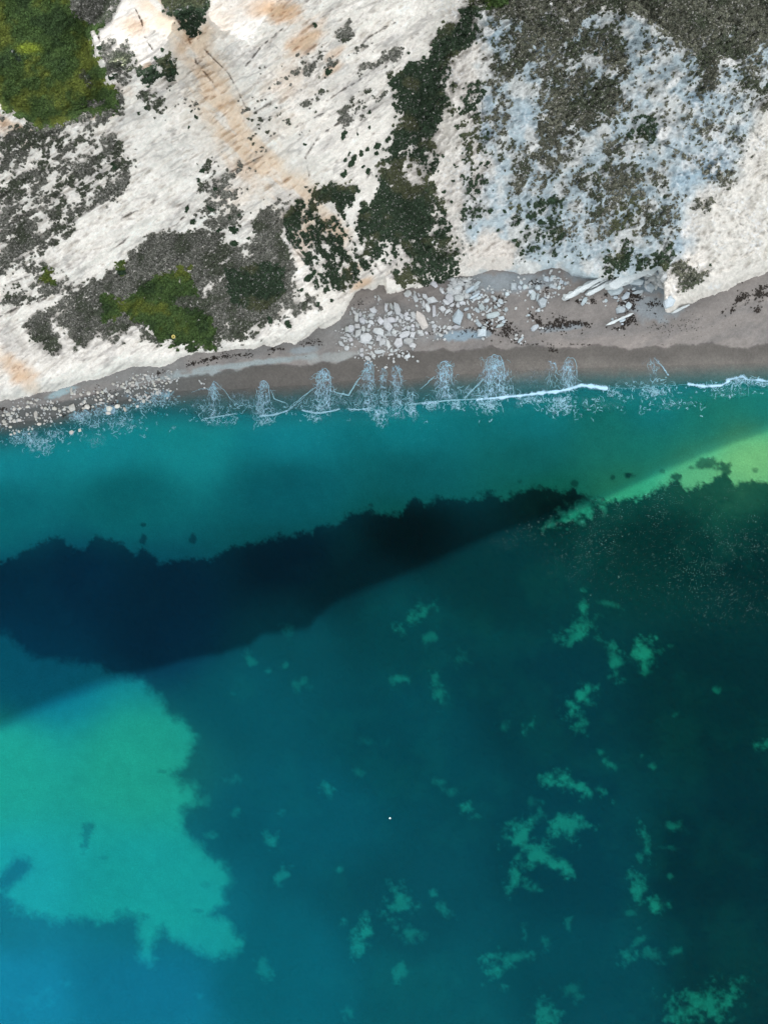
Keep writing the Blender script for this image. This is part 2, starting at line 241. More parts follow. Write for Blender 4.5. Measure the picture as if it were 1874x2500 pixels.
# ------------------------------------------------------------------ vegetation map: (polygon, density, kind)  kind 0 grass, 1 green scrub, 2 grey heathy scrub
V_TOP = [(-600,-600),(300,-600),(296,-20),(262,45),(228,80),(238,130),(262,190),(280,236),(284,272),(200,284),(150,305),(100,318),(60,290),(0,258),(-600,200)]
V_SHELF = [(172,700),(210,692),(250,672),(300,650),(335,618),(372,580),(392,574),(450,572),(490,562),(530,566),(560,592),(598,612),(610,590),(618,540),(636,514),(662,505),(692,510),(686,542),(676,565),(688,600),(703,631),(714,658),(720,689),(712,727),(678,751),(640,790),(571,833),(521,848),(452,848),(386,833),(359,812),(300,800),(240,805),(205,836),(185,834),(166,806),(131,786),(136,852),(112,852),(73,821),(58,794),(93,762),(147,742),(168,720)]
VEG = [
 (V_TOP, .99, 0),
 ([(200,240),(262,235),(276,262),(215,272)], .9, 2), ([(20,120),(60,125),(70,150),(30,150)], .9, 1), ([(175,150),(225,190),(240,230),(200,200)], .9, 1),
 ([(150,-30),(300,-30),(262,45),(232,72),(190,60),(160,20)], .9, 2),
 ([(60,262),(170,255),(284,235),(290,275),(240,292),(180,300),(120,335),(70,310)], .72, 2),
 ([(392,-30),(502,-30),(502,40),(470,78),(445,70),(420,35)], .86, 1),
 ([(-300,300),(0,300),(130,320),(230,330),(290,345),(325,395),(310,440),(280,480),(200,520),(120,590),(60,650),(-300,700)], .40, 2),
 ([(-300,480),(110,480),(170,440),(200,500),(170,560),(100,620),(-300,660)], .46, 2),
 ([(160,380),(235,385),(240,420),(200,430),(150,410)], .75, 2),
 (V_SHELF, .93, 2),
 ([(230,720),(260,700),(300,740),(350,690),(400,660),(470,650),(484,720),(430,740),(500,760),(530,800),(522,846),(452,847),(386,832),(350,800),(300,765),(250,790)], .97, 0),
 ([(420,635),(470,655),(484,700),(440,690)], .97, 0),
 ([(540,650),(640,640),(692,640),(702,720),(640,772),(560,740)], .95, 1),
 ([(-300,725),(0,722),(60,700),(112,657),(140,672),(165,700),(90,735),(0,770),(-300,790)], .72, 2),
 ([(95,690),(112,657),(138,672),(130,692)], .95, 0),
 ([(286,655),(300,640),(312,655),(308,680),(292,678)], .97, 0),
 ([(1155,5),(1185,8),(1160,50),(1150,90),(1130,115),(1110,130),(1085,165),(1082,190),(1088,230),(1090,255),(1070,262),(1068,300),(1040,320),(1000,330),(985,400),(1000,440),(1040,450),(1060,500),(1066,545),(1040,570),(1000,580),(945,590),(900,580),(875,568),(872,545),(890,510),(912,475),(925,430),(930,400),(955,360),(965,340),(972,290),(972,250),(958,214),(960,188),(980,170),(1000,150),(1030,150),(1055,130),(1068,100),(1075,70),(1110,60),(1130,40)], .90, 1),
 ([(1066,290),(1060,400),(1052,440),(1080,500),(1092,560),(1060,560),(1055,500),(1040,450),(1000,440),(985,400),(1000,330),(1040,310)], .62, 1), ([(1000,480),(1060,490),(1075,545),(1050,560),(1000,540)], .8, 2),
 ([(1090,540),(1110,600),(1118,660),(1095,690),(1055,690),(1045,680),(1020,690),(1000,640),(960,590),(1000,560),(1060,560)], .62, 1),
 ([(860,560),(945,580),(1000,640),(1020,690),(985,695),(940,640),(890,630)], .56, 1),
 ([(690,540),(780,480),(850,560),(920,640),(880,690),(790,700),(740,620)], .40, 1),
 ([(755,460),(800,455),(840,446),(880,458),(845,480),(850,500),(830,512),(800,500),(770,490)], .97, 1),
 ([(695,515),(728,503),(742,530),(722,557),(700,540)], .96, 1), ([(745,560),(790,560),(800,590),(770,590)], .85, 1),
 ([(805,590),(840,588),(862,640),(830,645)], .84, 1), ([(780,640),(800,620),(812,690),(790,680)], .75, 1), ([(752,495),(775,485),(785,515),(760,515)], .85, 1),
 ([(560,800),(600,770),(660,740),(760,730),(770,745),(690,760),(640,800),(600,832)], .58, 2),
 ([(345,802),(375,810),(388,835),(350,830)], .9, 2), ([(262,812),(292,800),(285,822),(265,824)], .75, 2),
 ([(1180,-30),(2300,-30),(2300,120),(1860,110),(1840,150),(1800,128),(1760,160),(1740,205),(1715,212),(1690,170),(1670,120),(1640,90),(1610,70),(1590,40),(1570,-10),(1490,-10),(1500,30),(1440,45),(1430,90),(1400,140),(1430,170),(1470,180),(1510,200),(1520,240),(1545,270),(1520,300),(1480,290),(1460,310),(1400,340),(1350,390),(1330,350),(1312,300),(1310,200),(1288,162),(1275,160),(1262,190),(1225,180),(1215,140),(1225,100),(1232,60),(1205,20)], .66, 2),
 ([(1480,-30),(2300,-30),(2300,90),(1870,90),(1840,130),(1760,150),(1740,195),(1700,170),(1670,115),(1600,60),(1500,20)], .92, 2), ([(1290,-30),(1400,-30),(1380,90),(1300,110),(1250,60)], .84, 2), ([(1320,190),(1500,210),(1535,260),(1470,280),(1400,330),(1330,300)], .80, 2),
 ([(1178,-30),(1250,-30),(1235,12),(1190,16)], .98, 0),
 ([(1320,270),(1460,250),(1480,300),(1440,340),(1370,360),(1330,330)], .40, 2),
 ([(1245,340),(1290,360),(1330,460),(1270,490),(1240,420)], .32, 2), ([(1195,60),(1240,100),(1245,200),(1205,230),(1190,140)], .4, 2), ([(1205,200),(1240,210),(1240,400),(1205,400)], .36, 2),
 ([(1390,430),(1480,390),(1560,400),(1555,460),(1500,520),(1450,560),(1460,500),(1400,470)], .50, 2), ([(1500,480),(1560,490),(1540,560),(1500,560)], .52, 1),
 ([(1480,625),(1500,610),(1520,592),(1560,622),(1610,612),(1645,620),(1620,652),(1560,642),(1520,652),(1490,668)], .74, 1),
 ([(1645,630),(1680,650),(1722,668),(1702,697),(1660,702),(1640,670)], .95, 2), ([(1290,380),(1400,365),(1400,400),(1310,402)], .68, 2), ([(1420,400),(1500,430),(1480,540),(1440,560),(1400,480)], .28, 2),
 ([(1660,380),(1830,380),(1790,400),(1780,460),(1700,440)], .34, 2), ([(1700,490),(1740,490),(1720,520),(1690,512)], .85, 2), ([(1540,290),(1600,300),(1600,345),(1540,335)], .48, 1), ([(1480,340),(1520,340),(1530,400),(1480,400)], .6, 2),
 ([(1615,640),(1635,650),(1625,670),(1615,660)], .85, 1), ([(1480,120),(1520,130),(1530,180),(1490,180)], .7, 2),
 ([(245,105),(300,115),(330,140),(335,165),(315,190),(275,195),(255,150)], .64, 2), ([(335,185),(375,165),(392,190),(360,196)], .97, 1), ([(395,142),(415,140),(428,165),(425,190),(400,175)], .85, 1),
 ([(355,238),(400,225),(475,262),(400,275)], .5, 2), ([(490,520),(600,530),(590,560),(540,560),(480,540)], .45, 2), ([(640,495),(700,500),(690,520),(640,515)], .7, 2),
 ([(840,250),(905,225),(930,225),(880,270),(850,292),(838,285)], .6, 2), ([(815,80),(850,66),(862,80),(830,95)], .62, 2), ([(945,135),(965,132),(970,155),(950,160)], .68, 2),
 ([(1100,200),(1180,200),(1190,400),(1190,560),(1140,560),(1110,400)], .22, 1), ([(1240,480),(1380,480),(1380,640),(1240,640)], .16, 1), ([(1560,480),(1660,480),(1640,600),(1560,610)], .26, 2),
 ([(1780,100),(1874,130),(1874,270),(1800,220)], .28, 2), ([(1440,60),(1520,60),(1530,120),(1440,130)], .5, 2), ([(500,360),(620,420),(560,540),(480,500)], .20, 2), ([(560,180),(900,60),(950,150),(800,300),(600,420)], .06, 2), ([(1340,380),(1640,380),(1640,640),(1340,640)], .10, 2), ([(1500,40),(1860,120),(1800,420),(1500,400)], .09, 2),
]
def veg_maps(X, Y):
    dens = np.zeros(X.shape); kind = np.zeros(X.shape, int)
    wig = 34 * (fbm(X, Y, 26, 5, 51, gain=.65) - .5) + 24 * (fbm(X, Y, 7, 3, 52, gain=.8) - .5)
    for poly, d, k in VEG:
        s = sdf(poly, X, Y, 40) + wig
        soft = 15 if d > .8 else 26
        v = d * ss(-soft, soft, s)
        m = v > (dens if d < .9 else dens * .8); m &= v > .05
        kind = np.where(m, k, kind); dens = np.where(m, np.maximum(v, dens), dens)
    Lw = ss(1060, 960, X)
    nA = fbm(X, Y, 18, 4, 61, 33, 2.3, .85); nB = fbm(X, Y, 13, 4, 63, 60, 1.5, .9); nC = fbm(X, Y, 12, 4, 66, -62, 2.6, .75)
    low = ss(420, 560, Y) * ss(650, 760, X) * ss(1120, 1020, X)
    n = lerp(lerp(nB, nA, Lw), nC, low)
    mm = (X > 0) & (X < 1874) & (Y > 0) & (Y < 900); z = (n - n[mm].mean()) / n[mm].std(); f_ = fbm(X, Y, 5.5, 3, 68, 30, 1.5, .8); z2 = (f_ - f_[mm].mean()) / f_[mm].std(); g_ = fbm(X, Y, 45, 3, 69, 35, 1.6); z3 = (g_ - g_[mm].mean()) / g_[mm].std(); z = (z + (.75 + .10 * (1 - Lw)) * z2 + .5 * z3) / math.sqrt(1 + .25 + .8 ** 2 + .1); n = 1 / (1 + np.exp(-1.702 * z))   # even spread 0..1
    veg = ss(-.03, .03, dens - n) * (dens > .02)
    return veg, kind, dens

def chalk_color(X, Y):
    c = np.zeros(X.shape + (3,)); L = ss(1120, 1000, X)
    c[:] = (.85, .81, .735)
    st = fbm(X, Y, 30, 5, 71, 34, 4.5); c *= (0.93 + .16 * (st - .5) * 2)[..., None]
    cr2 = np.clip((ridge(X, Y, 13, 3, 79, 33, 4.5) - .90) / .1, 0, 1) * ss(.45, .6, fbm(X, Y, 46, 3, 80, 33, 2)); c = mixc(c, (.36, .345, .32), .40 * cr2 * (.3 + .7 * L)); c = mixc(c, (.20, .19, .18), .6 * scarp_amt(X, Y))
    cr3 = np.clip((ridge(X, Y, 8, 3, 87, 30, 2.2) - .93) / .07, 0, 1) * ss(.42, .58, fbm(X, Y, 30, 3, 88)); c = mixc(c, (.50, .475, .44), .34 * cr3)
    c *= (1 + .26 * (fbm(X, Y, 3.4, 2, 89, 33, 1.7) - .5))[..., None]; hl = ss(.60, .74, fbm(X, Y, 7, 3, 90, 36, 2.8, .7)); c = mixc(c, (.86, .84, .79), .45 * hl * L)
    fine = fbm(X, Y, 9, 4, 73, 36, 2.6, .8); c *= (1 + .32 * (fine - .5))[..., None]
    crack = np.clip((ridge(X, Y, 30, 4, 75, 35, 5.0) - .91) / .09, 0, 1) * (fbm(X, Y, 60, 2, 77) > .47); c = mixc(c, (.33, .31, .29), .62 * crack * (.4 + .6 * L))
    rvl = [(360,-60),(410,40),(470,90),(505,200),(560,300),(640,400),(720,480),(760,520)]
    dv = dline(rvl, X, Y, 160); o = ss(75, 10, dv + 60 * (fbm(X, Y, 24, 4, 81, 40, 2) - .5))
    o = o * ss(.30, .60, fbm(X, Y, 22, 4, 82, -45, 3))
    c = mixc(c, (.78, .63, .47), .85 * o)
    for (cx, cy, rx, ry, a, s) in [(690,30,75,32,0,1.1),(745,95,62,40,35,1.0),(650,10,70,40,0,.8),(330,60,50,34,0,.75),(362,160,16,12,30,.9),(810,170,38,16,35,.8),(815,130,30,12,35,.6),(820,560,60,34,-55,.8),(740,590,34,60,0,.45),(885,690,40,16,20,.9),(860,660,16,40,-60,.7),(40,900,75,38,-35,.85),(60,930,60,24,-40,.5),(20,300,90,16,-20,.8),(700,200,80,50,35,.35),(530,50,60,60,0,.3),(450,100,20,60,-30,.7),(250,285,50,10,5,.6),(600,420,60,30,-45,.5),(300,220,40,26,0,.3),(560,480,60,40,0,.25),(700,300,50,40,0,.2),(30,330,60,20,-30,.5)]:
        b = blob(X, Y, cx, cy, rx, ry, a) + 1.0 * (fbm(X, Y, 18, 4, 83 + int(cx), 36, 2) - .5)
        c = mixc(c, (.64, .43, .26), s * .80 * ss(1.15, .25, b))
    for (cx, cy, rx, ry, a, s) in [(20,830,70,40,-30,.6),(400,120,60,45,-40,.35),(850,200,60,60,0,.3),(280,150,60,50,0,.3),(700,480,40,30,0,.5),(1160,470,60,220,-3,.35),(1130,200,40,120,0,.35),(640,120,30,60,-50,.25)]:
        b = blob(X, Y, cx, cy, rx, ry, a) + .8 * (fbm(X, Y, 20, 3, 91, 36, 2) - .5); c = mixc(c, (.50, .475, .44), s * ss(1.1, .3, b))
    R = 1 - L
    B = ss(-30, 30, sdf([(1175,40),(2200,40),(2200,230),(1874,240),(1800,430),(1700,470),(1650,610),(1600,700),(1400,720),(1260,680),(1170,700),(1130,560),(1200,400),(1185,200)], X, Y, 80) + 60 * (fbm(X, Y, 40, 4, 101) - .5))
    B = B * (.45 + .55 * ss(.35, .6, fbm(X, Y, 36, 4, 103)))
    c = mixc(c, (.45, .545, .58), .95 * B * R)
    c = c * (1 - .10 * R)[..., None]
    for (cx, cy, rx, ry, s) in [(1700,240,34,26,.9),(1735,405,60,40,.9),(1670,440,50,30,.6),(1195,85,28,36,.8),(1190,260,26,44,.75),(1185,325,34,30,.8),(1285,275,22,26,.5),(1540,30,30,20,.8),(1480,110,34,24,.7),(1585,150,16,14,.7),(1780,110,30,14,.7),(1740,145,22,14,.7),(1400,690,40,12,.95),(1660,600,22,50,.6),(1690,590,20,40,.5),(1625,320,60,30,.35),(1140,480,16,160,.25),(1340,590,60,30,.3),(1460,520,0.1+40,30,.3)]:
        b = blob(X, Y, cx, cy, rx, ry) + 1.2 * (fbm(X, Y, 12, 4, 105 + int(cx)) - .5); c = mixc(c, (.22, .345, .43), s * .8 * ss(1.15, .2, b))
    b = blob(X, Y, 1200, 620, 70, 55) + .8 * (fbm(X, Y, 20, 3, 111) - .5); c = mixc(c, (.66, .62, .56), ss(1.1, .7, b))
    b = ss(-20, 20, sdf([(1700,480),(1800,420),(1850,260),(2200,240),(2200,640),(1870,665),(1700,720),(1660,720),(1720,640),(1690,560)], X, Y, 60)); c = mixc(c, (.62, .60, .545), .75 * b)
    gr = fbm(X, Y, 6, 4, 115, 60, 1.3, .75); c *= (1 + R * .55 * (gr - .5))[..., None]
    chips = ss(.66, .74, vn(X / 5.0, Y / 4.0, 117)) * ss(.45, .65, fbm(X, Y, 50, 3, 118)); c = mixc(c, (.72, .75, .76), .5 * R * chips)
    for (ox, oy, rx, ry_, an, s_) in OUTC: c = mixc(c, (.72, .72, .69), .8 * ss(1.15, .8, blob(X, Y, ox, oy, rx, ry_, an) + .8 * (fbm(X, Y, 12, 3, 46) - .5)))
    spk = ss(.80, .86, vn(X / 4.2, Y / 4.8, 119)) * ss(.42, .62, fbm(X, Y, 70, 3, 120)); c = mixc(c, (.10, .12, .10), .6 * R * spk)
    c = mixc(c, (.30, .29, .28), .35 * ss(.62, .75, fbm(X, Y, 34, 4, 121, 36, 3)) * L * ss(.5, .6, fbm(X, Y, 90, 2, 122)))
    return np.clip(c, .03, .87)
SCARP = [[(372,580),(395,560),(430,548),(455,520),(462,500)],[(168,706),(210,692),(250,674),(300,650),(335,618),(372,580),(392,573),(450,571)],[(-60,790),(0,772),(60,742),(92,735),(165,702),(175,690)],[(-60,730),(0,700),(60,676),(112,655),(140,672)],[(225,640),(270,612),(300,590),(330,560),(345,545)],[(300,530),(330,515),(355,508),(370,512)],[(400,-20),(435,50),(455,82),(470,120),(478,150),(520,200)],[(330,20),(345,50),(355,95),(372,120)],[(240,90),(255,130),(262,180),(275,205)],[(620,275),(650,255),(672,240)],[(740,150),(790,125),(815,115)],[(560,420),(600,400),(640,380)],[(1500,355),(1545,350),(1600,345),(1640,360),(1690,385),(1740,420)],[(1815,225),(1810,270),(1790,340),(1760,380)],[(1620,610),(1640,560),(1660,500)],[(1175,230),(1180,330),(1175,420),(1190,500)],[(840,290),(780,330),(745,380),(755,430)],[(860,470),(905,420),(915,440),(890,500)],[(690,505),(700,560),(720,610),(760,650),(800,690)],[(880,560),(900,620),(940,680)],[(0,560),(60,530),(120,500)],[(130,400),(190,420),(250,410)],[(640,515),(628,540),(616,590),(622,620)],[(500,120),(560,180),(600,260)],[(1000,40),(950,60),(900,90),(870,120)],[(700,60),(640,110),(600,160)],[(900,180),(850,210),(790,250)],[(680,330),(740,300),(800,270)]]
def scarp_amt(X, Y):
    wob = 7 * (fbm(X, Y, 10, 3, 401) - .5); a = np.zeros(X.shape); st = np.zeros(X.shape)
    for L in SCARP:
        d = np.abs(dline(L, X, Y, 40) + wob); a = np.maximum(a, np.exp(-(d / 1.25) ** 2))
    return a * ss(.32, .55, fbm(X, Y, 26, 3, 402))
KC = [np.array([.070, .105, .022]), np.array([.030, .050, .028]), np.array([.120, .117, .098])]

# ------------------------------------------------------------------ cliff
def axis(a, b, step, far):
    mid = np.arange(a, b + .1, step); e = []; s = step; p = 0
    while p < far: s *= 1.25; p += s; e.append(p)
    e = np.array(e); return np.concatenate([(mid[0] - e)[::-1], mid, mid[-1] + e])
cx = axis(-24, 1898, 2.0, 2600)
ry = np.concatenate([np.arange(-12, 1000, 2.0), np.arange(1000, 1300, 12.0)])
PX, PY = np.meshgrid(cx, ry)
HCL = cliff_h(PX, PY)
veg, kind, dens = veg_maps(PX, PY)
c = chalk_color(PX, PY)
gcol = np.zeros(c.shape)
nz = fbm(PX, PY, 8, 4, 131, gain=.7); nb = fbm(PX, PY, 50, 4, 133)
for k in range(3): gcol[kind == k] = KC[k]
gcol = np.where((kind == 0)[..., None], gcol * lerp(.55, 1.5, ss(.35, .65, nb))[..., None] * np.array([1, 1, 1]), gcol)
gcol = np.where((kind == 0)[..., None], gcol + (ss(.52, .68, nb) * .05)[..., None] * np.array([1.2, 1, .1]), gcol)
gcol = np.where((kind == 1)[..., None], gcol * lerp(.6, 1.5, ss(.3, .7, nb))[..., None], gcol)
gcol *= lerp(.5, 1.5, ss(.3, .7, nz))[..., None]
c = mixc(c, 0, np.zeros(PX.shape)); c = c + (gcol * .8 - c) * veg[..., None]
HCL = HCL - .55 * scarp_amt(PX, PY) + .25 * veg * (fbm(PX, PY, 5, 2, 137) + .2)
XW, YW = world(PX, PY, HCL)
keep = PY < line(TOE, PX) + 22
# far rows: ground climbs behind the frame to the ridge that throws the shadow, then falls away as downland
x0, y0, h0 = XW[0], YW[0], HCL[0]
yr = 95.0
ysh = -36.0 + (x0 + 65) * 0.385; ysh = world(0, line(SHADE, PX[0]), 0)[1]
tt = [.03,.06,.1,.15,.2,.27,.34,.42,.5,.58,.66,.74,.82,.9,.96,1.0]
xs, ys_, hs_ = [], [], []
xr = np.clip(cx - 937, -3500, 3500) * S
ysr = world(0, line(SHADE, cx), 0)[1]
hr = np.clip((yr - ysr) * TAN, 30, 110)
for t_ in tt:
    hh = lerp(h0, hr, t_ ** .8) + (fbm(cx, np.full(len(cx), -t_ * 500), 60, 3, 9) - .5) * 4 * max(0, .6 - t_)
    xs.append(lerp(x0, xr, t_)); ys_.append(lerp(y0, np.full(len(cx), yr), t_)); hs_.append(hh)
for yy, dh in ((104, -2), (120, -5), (160, -9), (240, -16), (400, -20), (700, -26), (1300, -40), (2500, -60)):
    xs.append(xr * (1 + (yy - 95) / 600)); ys_.append(np.full(len(cx), float(yy))); hs_.append(np.maximum(hr + dh, 8))
XE = np.array(xs)[::-1]; YE = np.array(ys_)[::-1]; HE = np.array(hs_)[::-1]
gE = np.zeros(XE.shape + (3,)); gE[:] = (.06, .09, .025); gE *= (.7 + .6 * fbm(XE * 10, YE * 10, 60, 4, 5))[..., None]
for i in range(1, 9): gE[-i] = lerp(c[0], gE[-i], i / 9.0)
XA = np.vstack([XE, XW]); YA = np.vstack([YE, YW]); HA = np.vstack([HE, HCL]); CA = np.concatenate([gE, c]); KA = np.vstack([np.ones(XE.shape, bool), keep])
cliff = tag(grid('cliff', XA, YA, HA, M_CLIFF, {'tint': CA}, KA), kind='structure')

# ------------------------------------------------------------------ plants covering the cliff (uncountable)
def tufts(name, sel_kind, n, size, hgt, colf, label, blades=5, mat=None, src=None):
    # sample by rejection from the vegetation map
    m = (veg > .5) & (kind == sel_kind) & (PX > -60) & (PX < 1934) & (PY < 900) & keep
    r, q = np.nonzero(m); i = RS.randint(0, len(r), n)
    px = PX[r[i], q[i]] + RS.uniform(-1, 1, n); py = PY[r[i], q[i]] + RS.uniform(-1, 1, n); h = HCL[r[i], q[i]]
    X, Y = world(px, py, h)
    nbv = nb[r[i], q[i]]
    col = colf(px, py, nbv, n)
    V, C = leaf_cloud(X, Y, h, size * RS.uniform(.5, 1.4, n), hgt * RS.uniform(.4, 1.4, n), col, blades)
    F = np.arange(len(V)).reshape(-1, 3)
    o = mesh_np(name, V, F, mat or M_LEAF, {'tint': C}, False, 3)
    return tag(o, label, src or 'ground cover', kind='stuff')
def leaf_cloud(X, Y, Z, sz, hg, col, k):
    n = len(X); a = RS.uniform(0, 2 * math.pi, (n, k)); r = RS.uniform(.1, 1, (n, k)) * sz[:, None] * .6
    bx = X[:, None] + np.cos(a) * r; by = Y[:, None] + np.sin(a) * r; bz = Z[:, None] + RS.uniform(.1, 1, (n, k)) * hg[:, None]
    P = np.zeros((n, k, 3, 3)); th = RS.uniform(0, 2 * math.pi, (n, k)); ls = sz[:, None] * RS.uniform(.3, .7, (n, k))
    for j in range(3):
        an = th + j * 2.1 + RS.uniform(-.3, .3, (n, k))
        P[:, :, j, 0] = bx + np.cos(an) * ls; P[:, :, j, 1] = by + np.sin(an) * ls; P[:, :, j, 2] = bz + RS.uniform(-.6, .6, (n, k)) * ls
    P[..., 2] = np.maximum(P[..., 2], Z[:, None, None] - .02)
    v = RS.uniform(.55, 1.5, (n, k)); C = np.repeat((col[:, None, :] * v[..., None]).reshape(-1, 3), 3, axis=0)
    return P.reshape(-1, 3), np.clip(C, 0, 1)
def c_grass(px, py, nbv, n):
    c = np.zeros((n, 3)); c[:] = (.060, .105, .030); y = ss(.52, .72, nbv)
    c = mixc(c, (.120, .150, .028), y); c = mixc(c, (.035, .065, .022), ss(.46, .34, nbv))
    yb = np.exp(-(((px - 70) / 32) ** 2 + ((py - 118) / 14) ** 2)); c = mixc(c, (.20, .26, .03), np.clip(yb * 1.5 - .2, 0, 1)); return c
def c_scrub(px, py, nbv, n):
    c = np.zeros((n, 3)); c[:] = (.034, .058, .032); c = mixc(c, (.085, .095, .05), ss(.5, .7, nbv)); return mixc(c, (.26, .26, .24), (RS.uniform(0, 1, n) > .94) * 1.0)
def c_heath(px, py, nbv, n):
    c = np.zeros((n, 3)); c[:] = (.25, .245, .215); c = mixc(c, (.165, .165, .120), ss(1000, 1150, px)); c = c * (.8 + .5 * ss(.38, .66, nbv))[:, None]; c = mixc(c, (.060, .085, .040), .7 * ss(.46, .36, nbv)); c = mixc(c, (.062, .072, .050), RS.uniform(0, 1, n) ** .9); c = mixc(c, (.36, .35, .32), (RS.uniform(0, 1, n) > .93) * 1.0); return c
tufts('grass', 0, 70000, .20, .14, c_grass, 'bright green grass carpeting the clifftop and the lower shelf')
tufts('green_scrub', 1, 80000, .19, .24, c_scrub, 'dark green scrub filling the gully and clinging to chalk')
tufts('heath_scrub', 2, 150000, .16, .15, c_heath, 'grey brown heathy scrub speckling the chalk slopes')

# ------------------------------------------------------------------ beach and seabed (one surface, split at the water's edge)
KSAND = [(-900,1552),(0,1552),(85,1609),(158,1614),(226,1626),(254,1645),(294,1651),(339,1665),(384,1699),(407,1739),(446,1772),(463,1800),(452,1857),(418,1896),(435,1919),(480,1930),(475,1958),(441,1986),(441,2026),(486,2071),(497,2100),(543,2105),(548,2150),(537,2207),(509,2241),(554,2258),(588,2309),(565,2331),(509,2343),(469,2320),(418,2297),(396,2263),(373,2309),(367,2365),(339,2337),(333,2252),(305,2230),(271,2252),(141,2252),(85,2241),(28,2218),(11,2190),(34,2162),(73,2133),(68,2100),(28,2105),(0,2139),(-900,2200)]
SP = [(1022,1510,22,42,-58,.7),(1050,1558,14,22,-50,.5),(1426,1490,10,34,0,.8),(1417,1546,50,22,20,.8),(1502,1609,16,42,15,.8),(1576,1592,34,34,0,1),(1574,1625,20,22,0,.7),(1425,1700,34,22,30,1),(1405,1728,22,34,-30,1),(1420,1760,14,30,0,.7),(971,1660,22,9,0,.7),(1070,1685,13,34,15,.6),(1751,1688,9,8,0,.6),(1299,1772,13,22,-30,.6),(1228,1775,14,12,0,.4),(1480,1569,18,6,-20,.5),(1488,1654,9,6,0,.5),(1118,1609,24,18,0,.3),(1491,1476,28,7,-20,.35),(1649,1753,10,9,0,.4),
 (1412,1247,46,30,20,.95),(1345,1280,26,10,30,.5),(1500,1195,50,26,20,.9),(1372,1908,48,18,-8,1),(1417,1930,42,17,-15,1),(1463,1930,14,20,0,.8),(1318,1998,16,24,-30,.6),(1389,2020,40,28,10,1.2),(1276,2043,34,36,-50,1),(1310,2088,46,32,0,1.2),(1361,2111,40,18,-35,1.1),(1259,2128,14,50,-14,.9),(1293,2162,22,12,-20,.7),(1138,1975,17,12,-20,.8),(1078,1913,16,10,0,.35),(1101,1936,16,10,-30,.35),(1160,1997,12,6,20,.5),(971,2218,32,42,0,.75),(993,2280,38,20,-30,.5),(1058,2190,11,14,-30,.6),(1083,2222,22,14,-45,.55),(974,2382,14,28,-20,.6),(1210,2371,30,30,-30,.85),(1259,2343,34,11,8,.6),(1333,2314,14,20,0,.4),(1282,2280,8,14,0,.5),(1389,2261,9,14,0,.6),(1559,2173,20,30,-10,1),(1598,2213,26,20,-40,1),(1581,2066,12,42,10,.8),(1572,2100,15,10,-30,.8),(1649,2023,28,14,0,.55),(1638,2074,20,6,-8,.4),(1536,2337,22,20,-20,.7),(1564,2303,9,20,-40,.5),(1598,2337,28,18,0,.6),(1655,2328,14,12,0,.6),(1333,2480,32,26,-30,.8),(1400,2427,20,24,20,.4),(1725,2456,80,38,8,.9),(1785,2440,42,34,0,.9),(1864,1825,16,16,0,.9),(1491,1868,22,10,-20,.6),(1468,1840,9,7,0,.5),(1593,1873,9,7,0,.6),(1570,1848,5,5,0,.6),(1299,1964,12,24,0,.25),(1564,2272,9,7,0,.4),(1547,2235,12,8,0,.4),(1641,2145,7,6,0,.5),
 (701,1541,16,14,0,.4),(610,1614,13,18,20,.45),(695,1631,9,9,0,.45),(650,1642,8,6,0,.4),(565,1696,9,6,0,.3),(729,1676,24,15,10,.4),(797,1930,15,18,0,.6),(656,2054,17,26,0,.7),(684,2148,15,28,-30,.6),(876,2287,32,26,0,1.1),(872,2315,22,22,0,.8),(576,1989,12,13,0,.4),(554,1902,24,14,0,.3),(511,2049,17,10,0,.4),(825,2128,9,8,0,.5),(641,2371,19,28,20,.5),(687,1992,9,12,0,.4),(893,2235,8,9,0,.4),(848,2472,15,18,0,.4),(876,1890,12,10,0,.3),(900,1817,34,10,0,.22),(158,2410,16,12,0,.25),(490,1960,30,20,0,.3),(560,2160,16,16,0,.2),(80,2450,50,30,0,.2),(483,2444,10,16,0,.25)]
DKP = [(206,2045,16,42,-15,.6),(1536,1159,14,9,0,.9),(1728,1128,26,14,10,.8),(1770,1143,22,18,0,.9),(1655,1165,14,12,0,.9),(1500,1165,6,5,0,.6),(1620,1150,8,5,0,.5),(1690,1140,10,6,0,.5),(1850,1145,8,6,0,.5),(470,1315,9,11,0,.8),(346,1282,6,5,0,.8),(346,1312,9,16,0,.9),(300,2245,50,18,0,.5),(905,1231,7,5,0,.6),(1270,1175,6,5,0,.4),(1406,1180,9,10,0,.6),(480,2230,16,7,0,.4),(390,1888,14,5,0,.4),(310,1895,4,4,0,.3),(250,2100,14,8,0,.25),(500,2165,14,8,0,.25),(1850,2100,20,14,0,.0)]
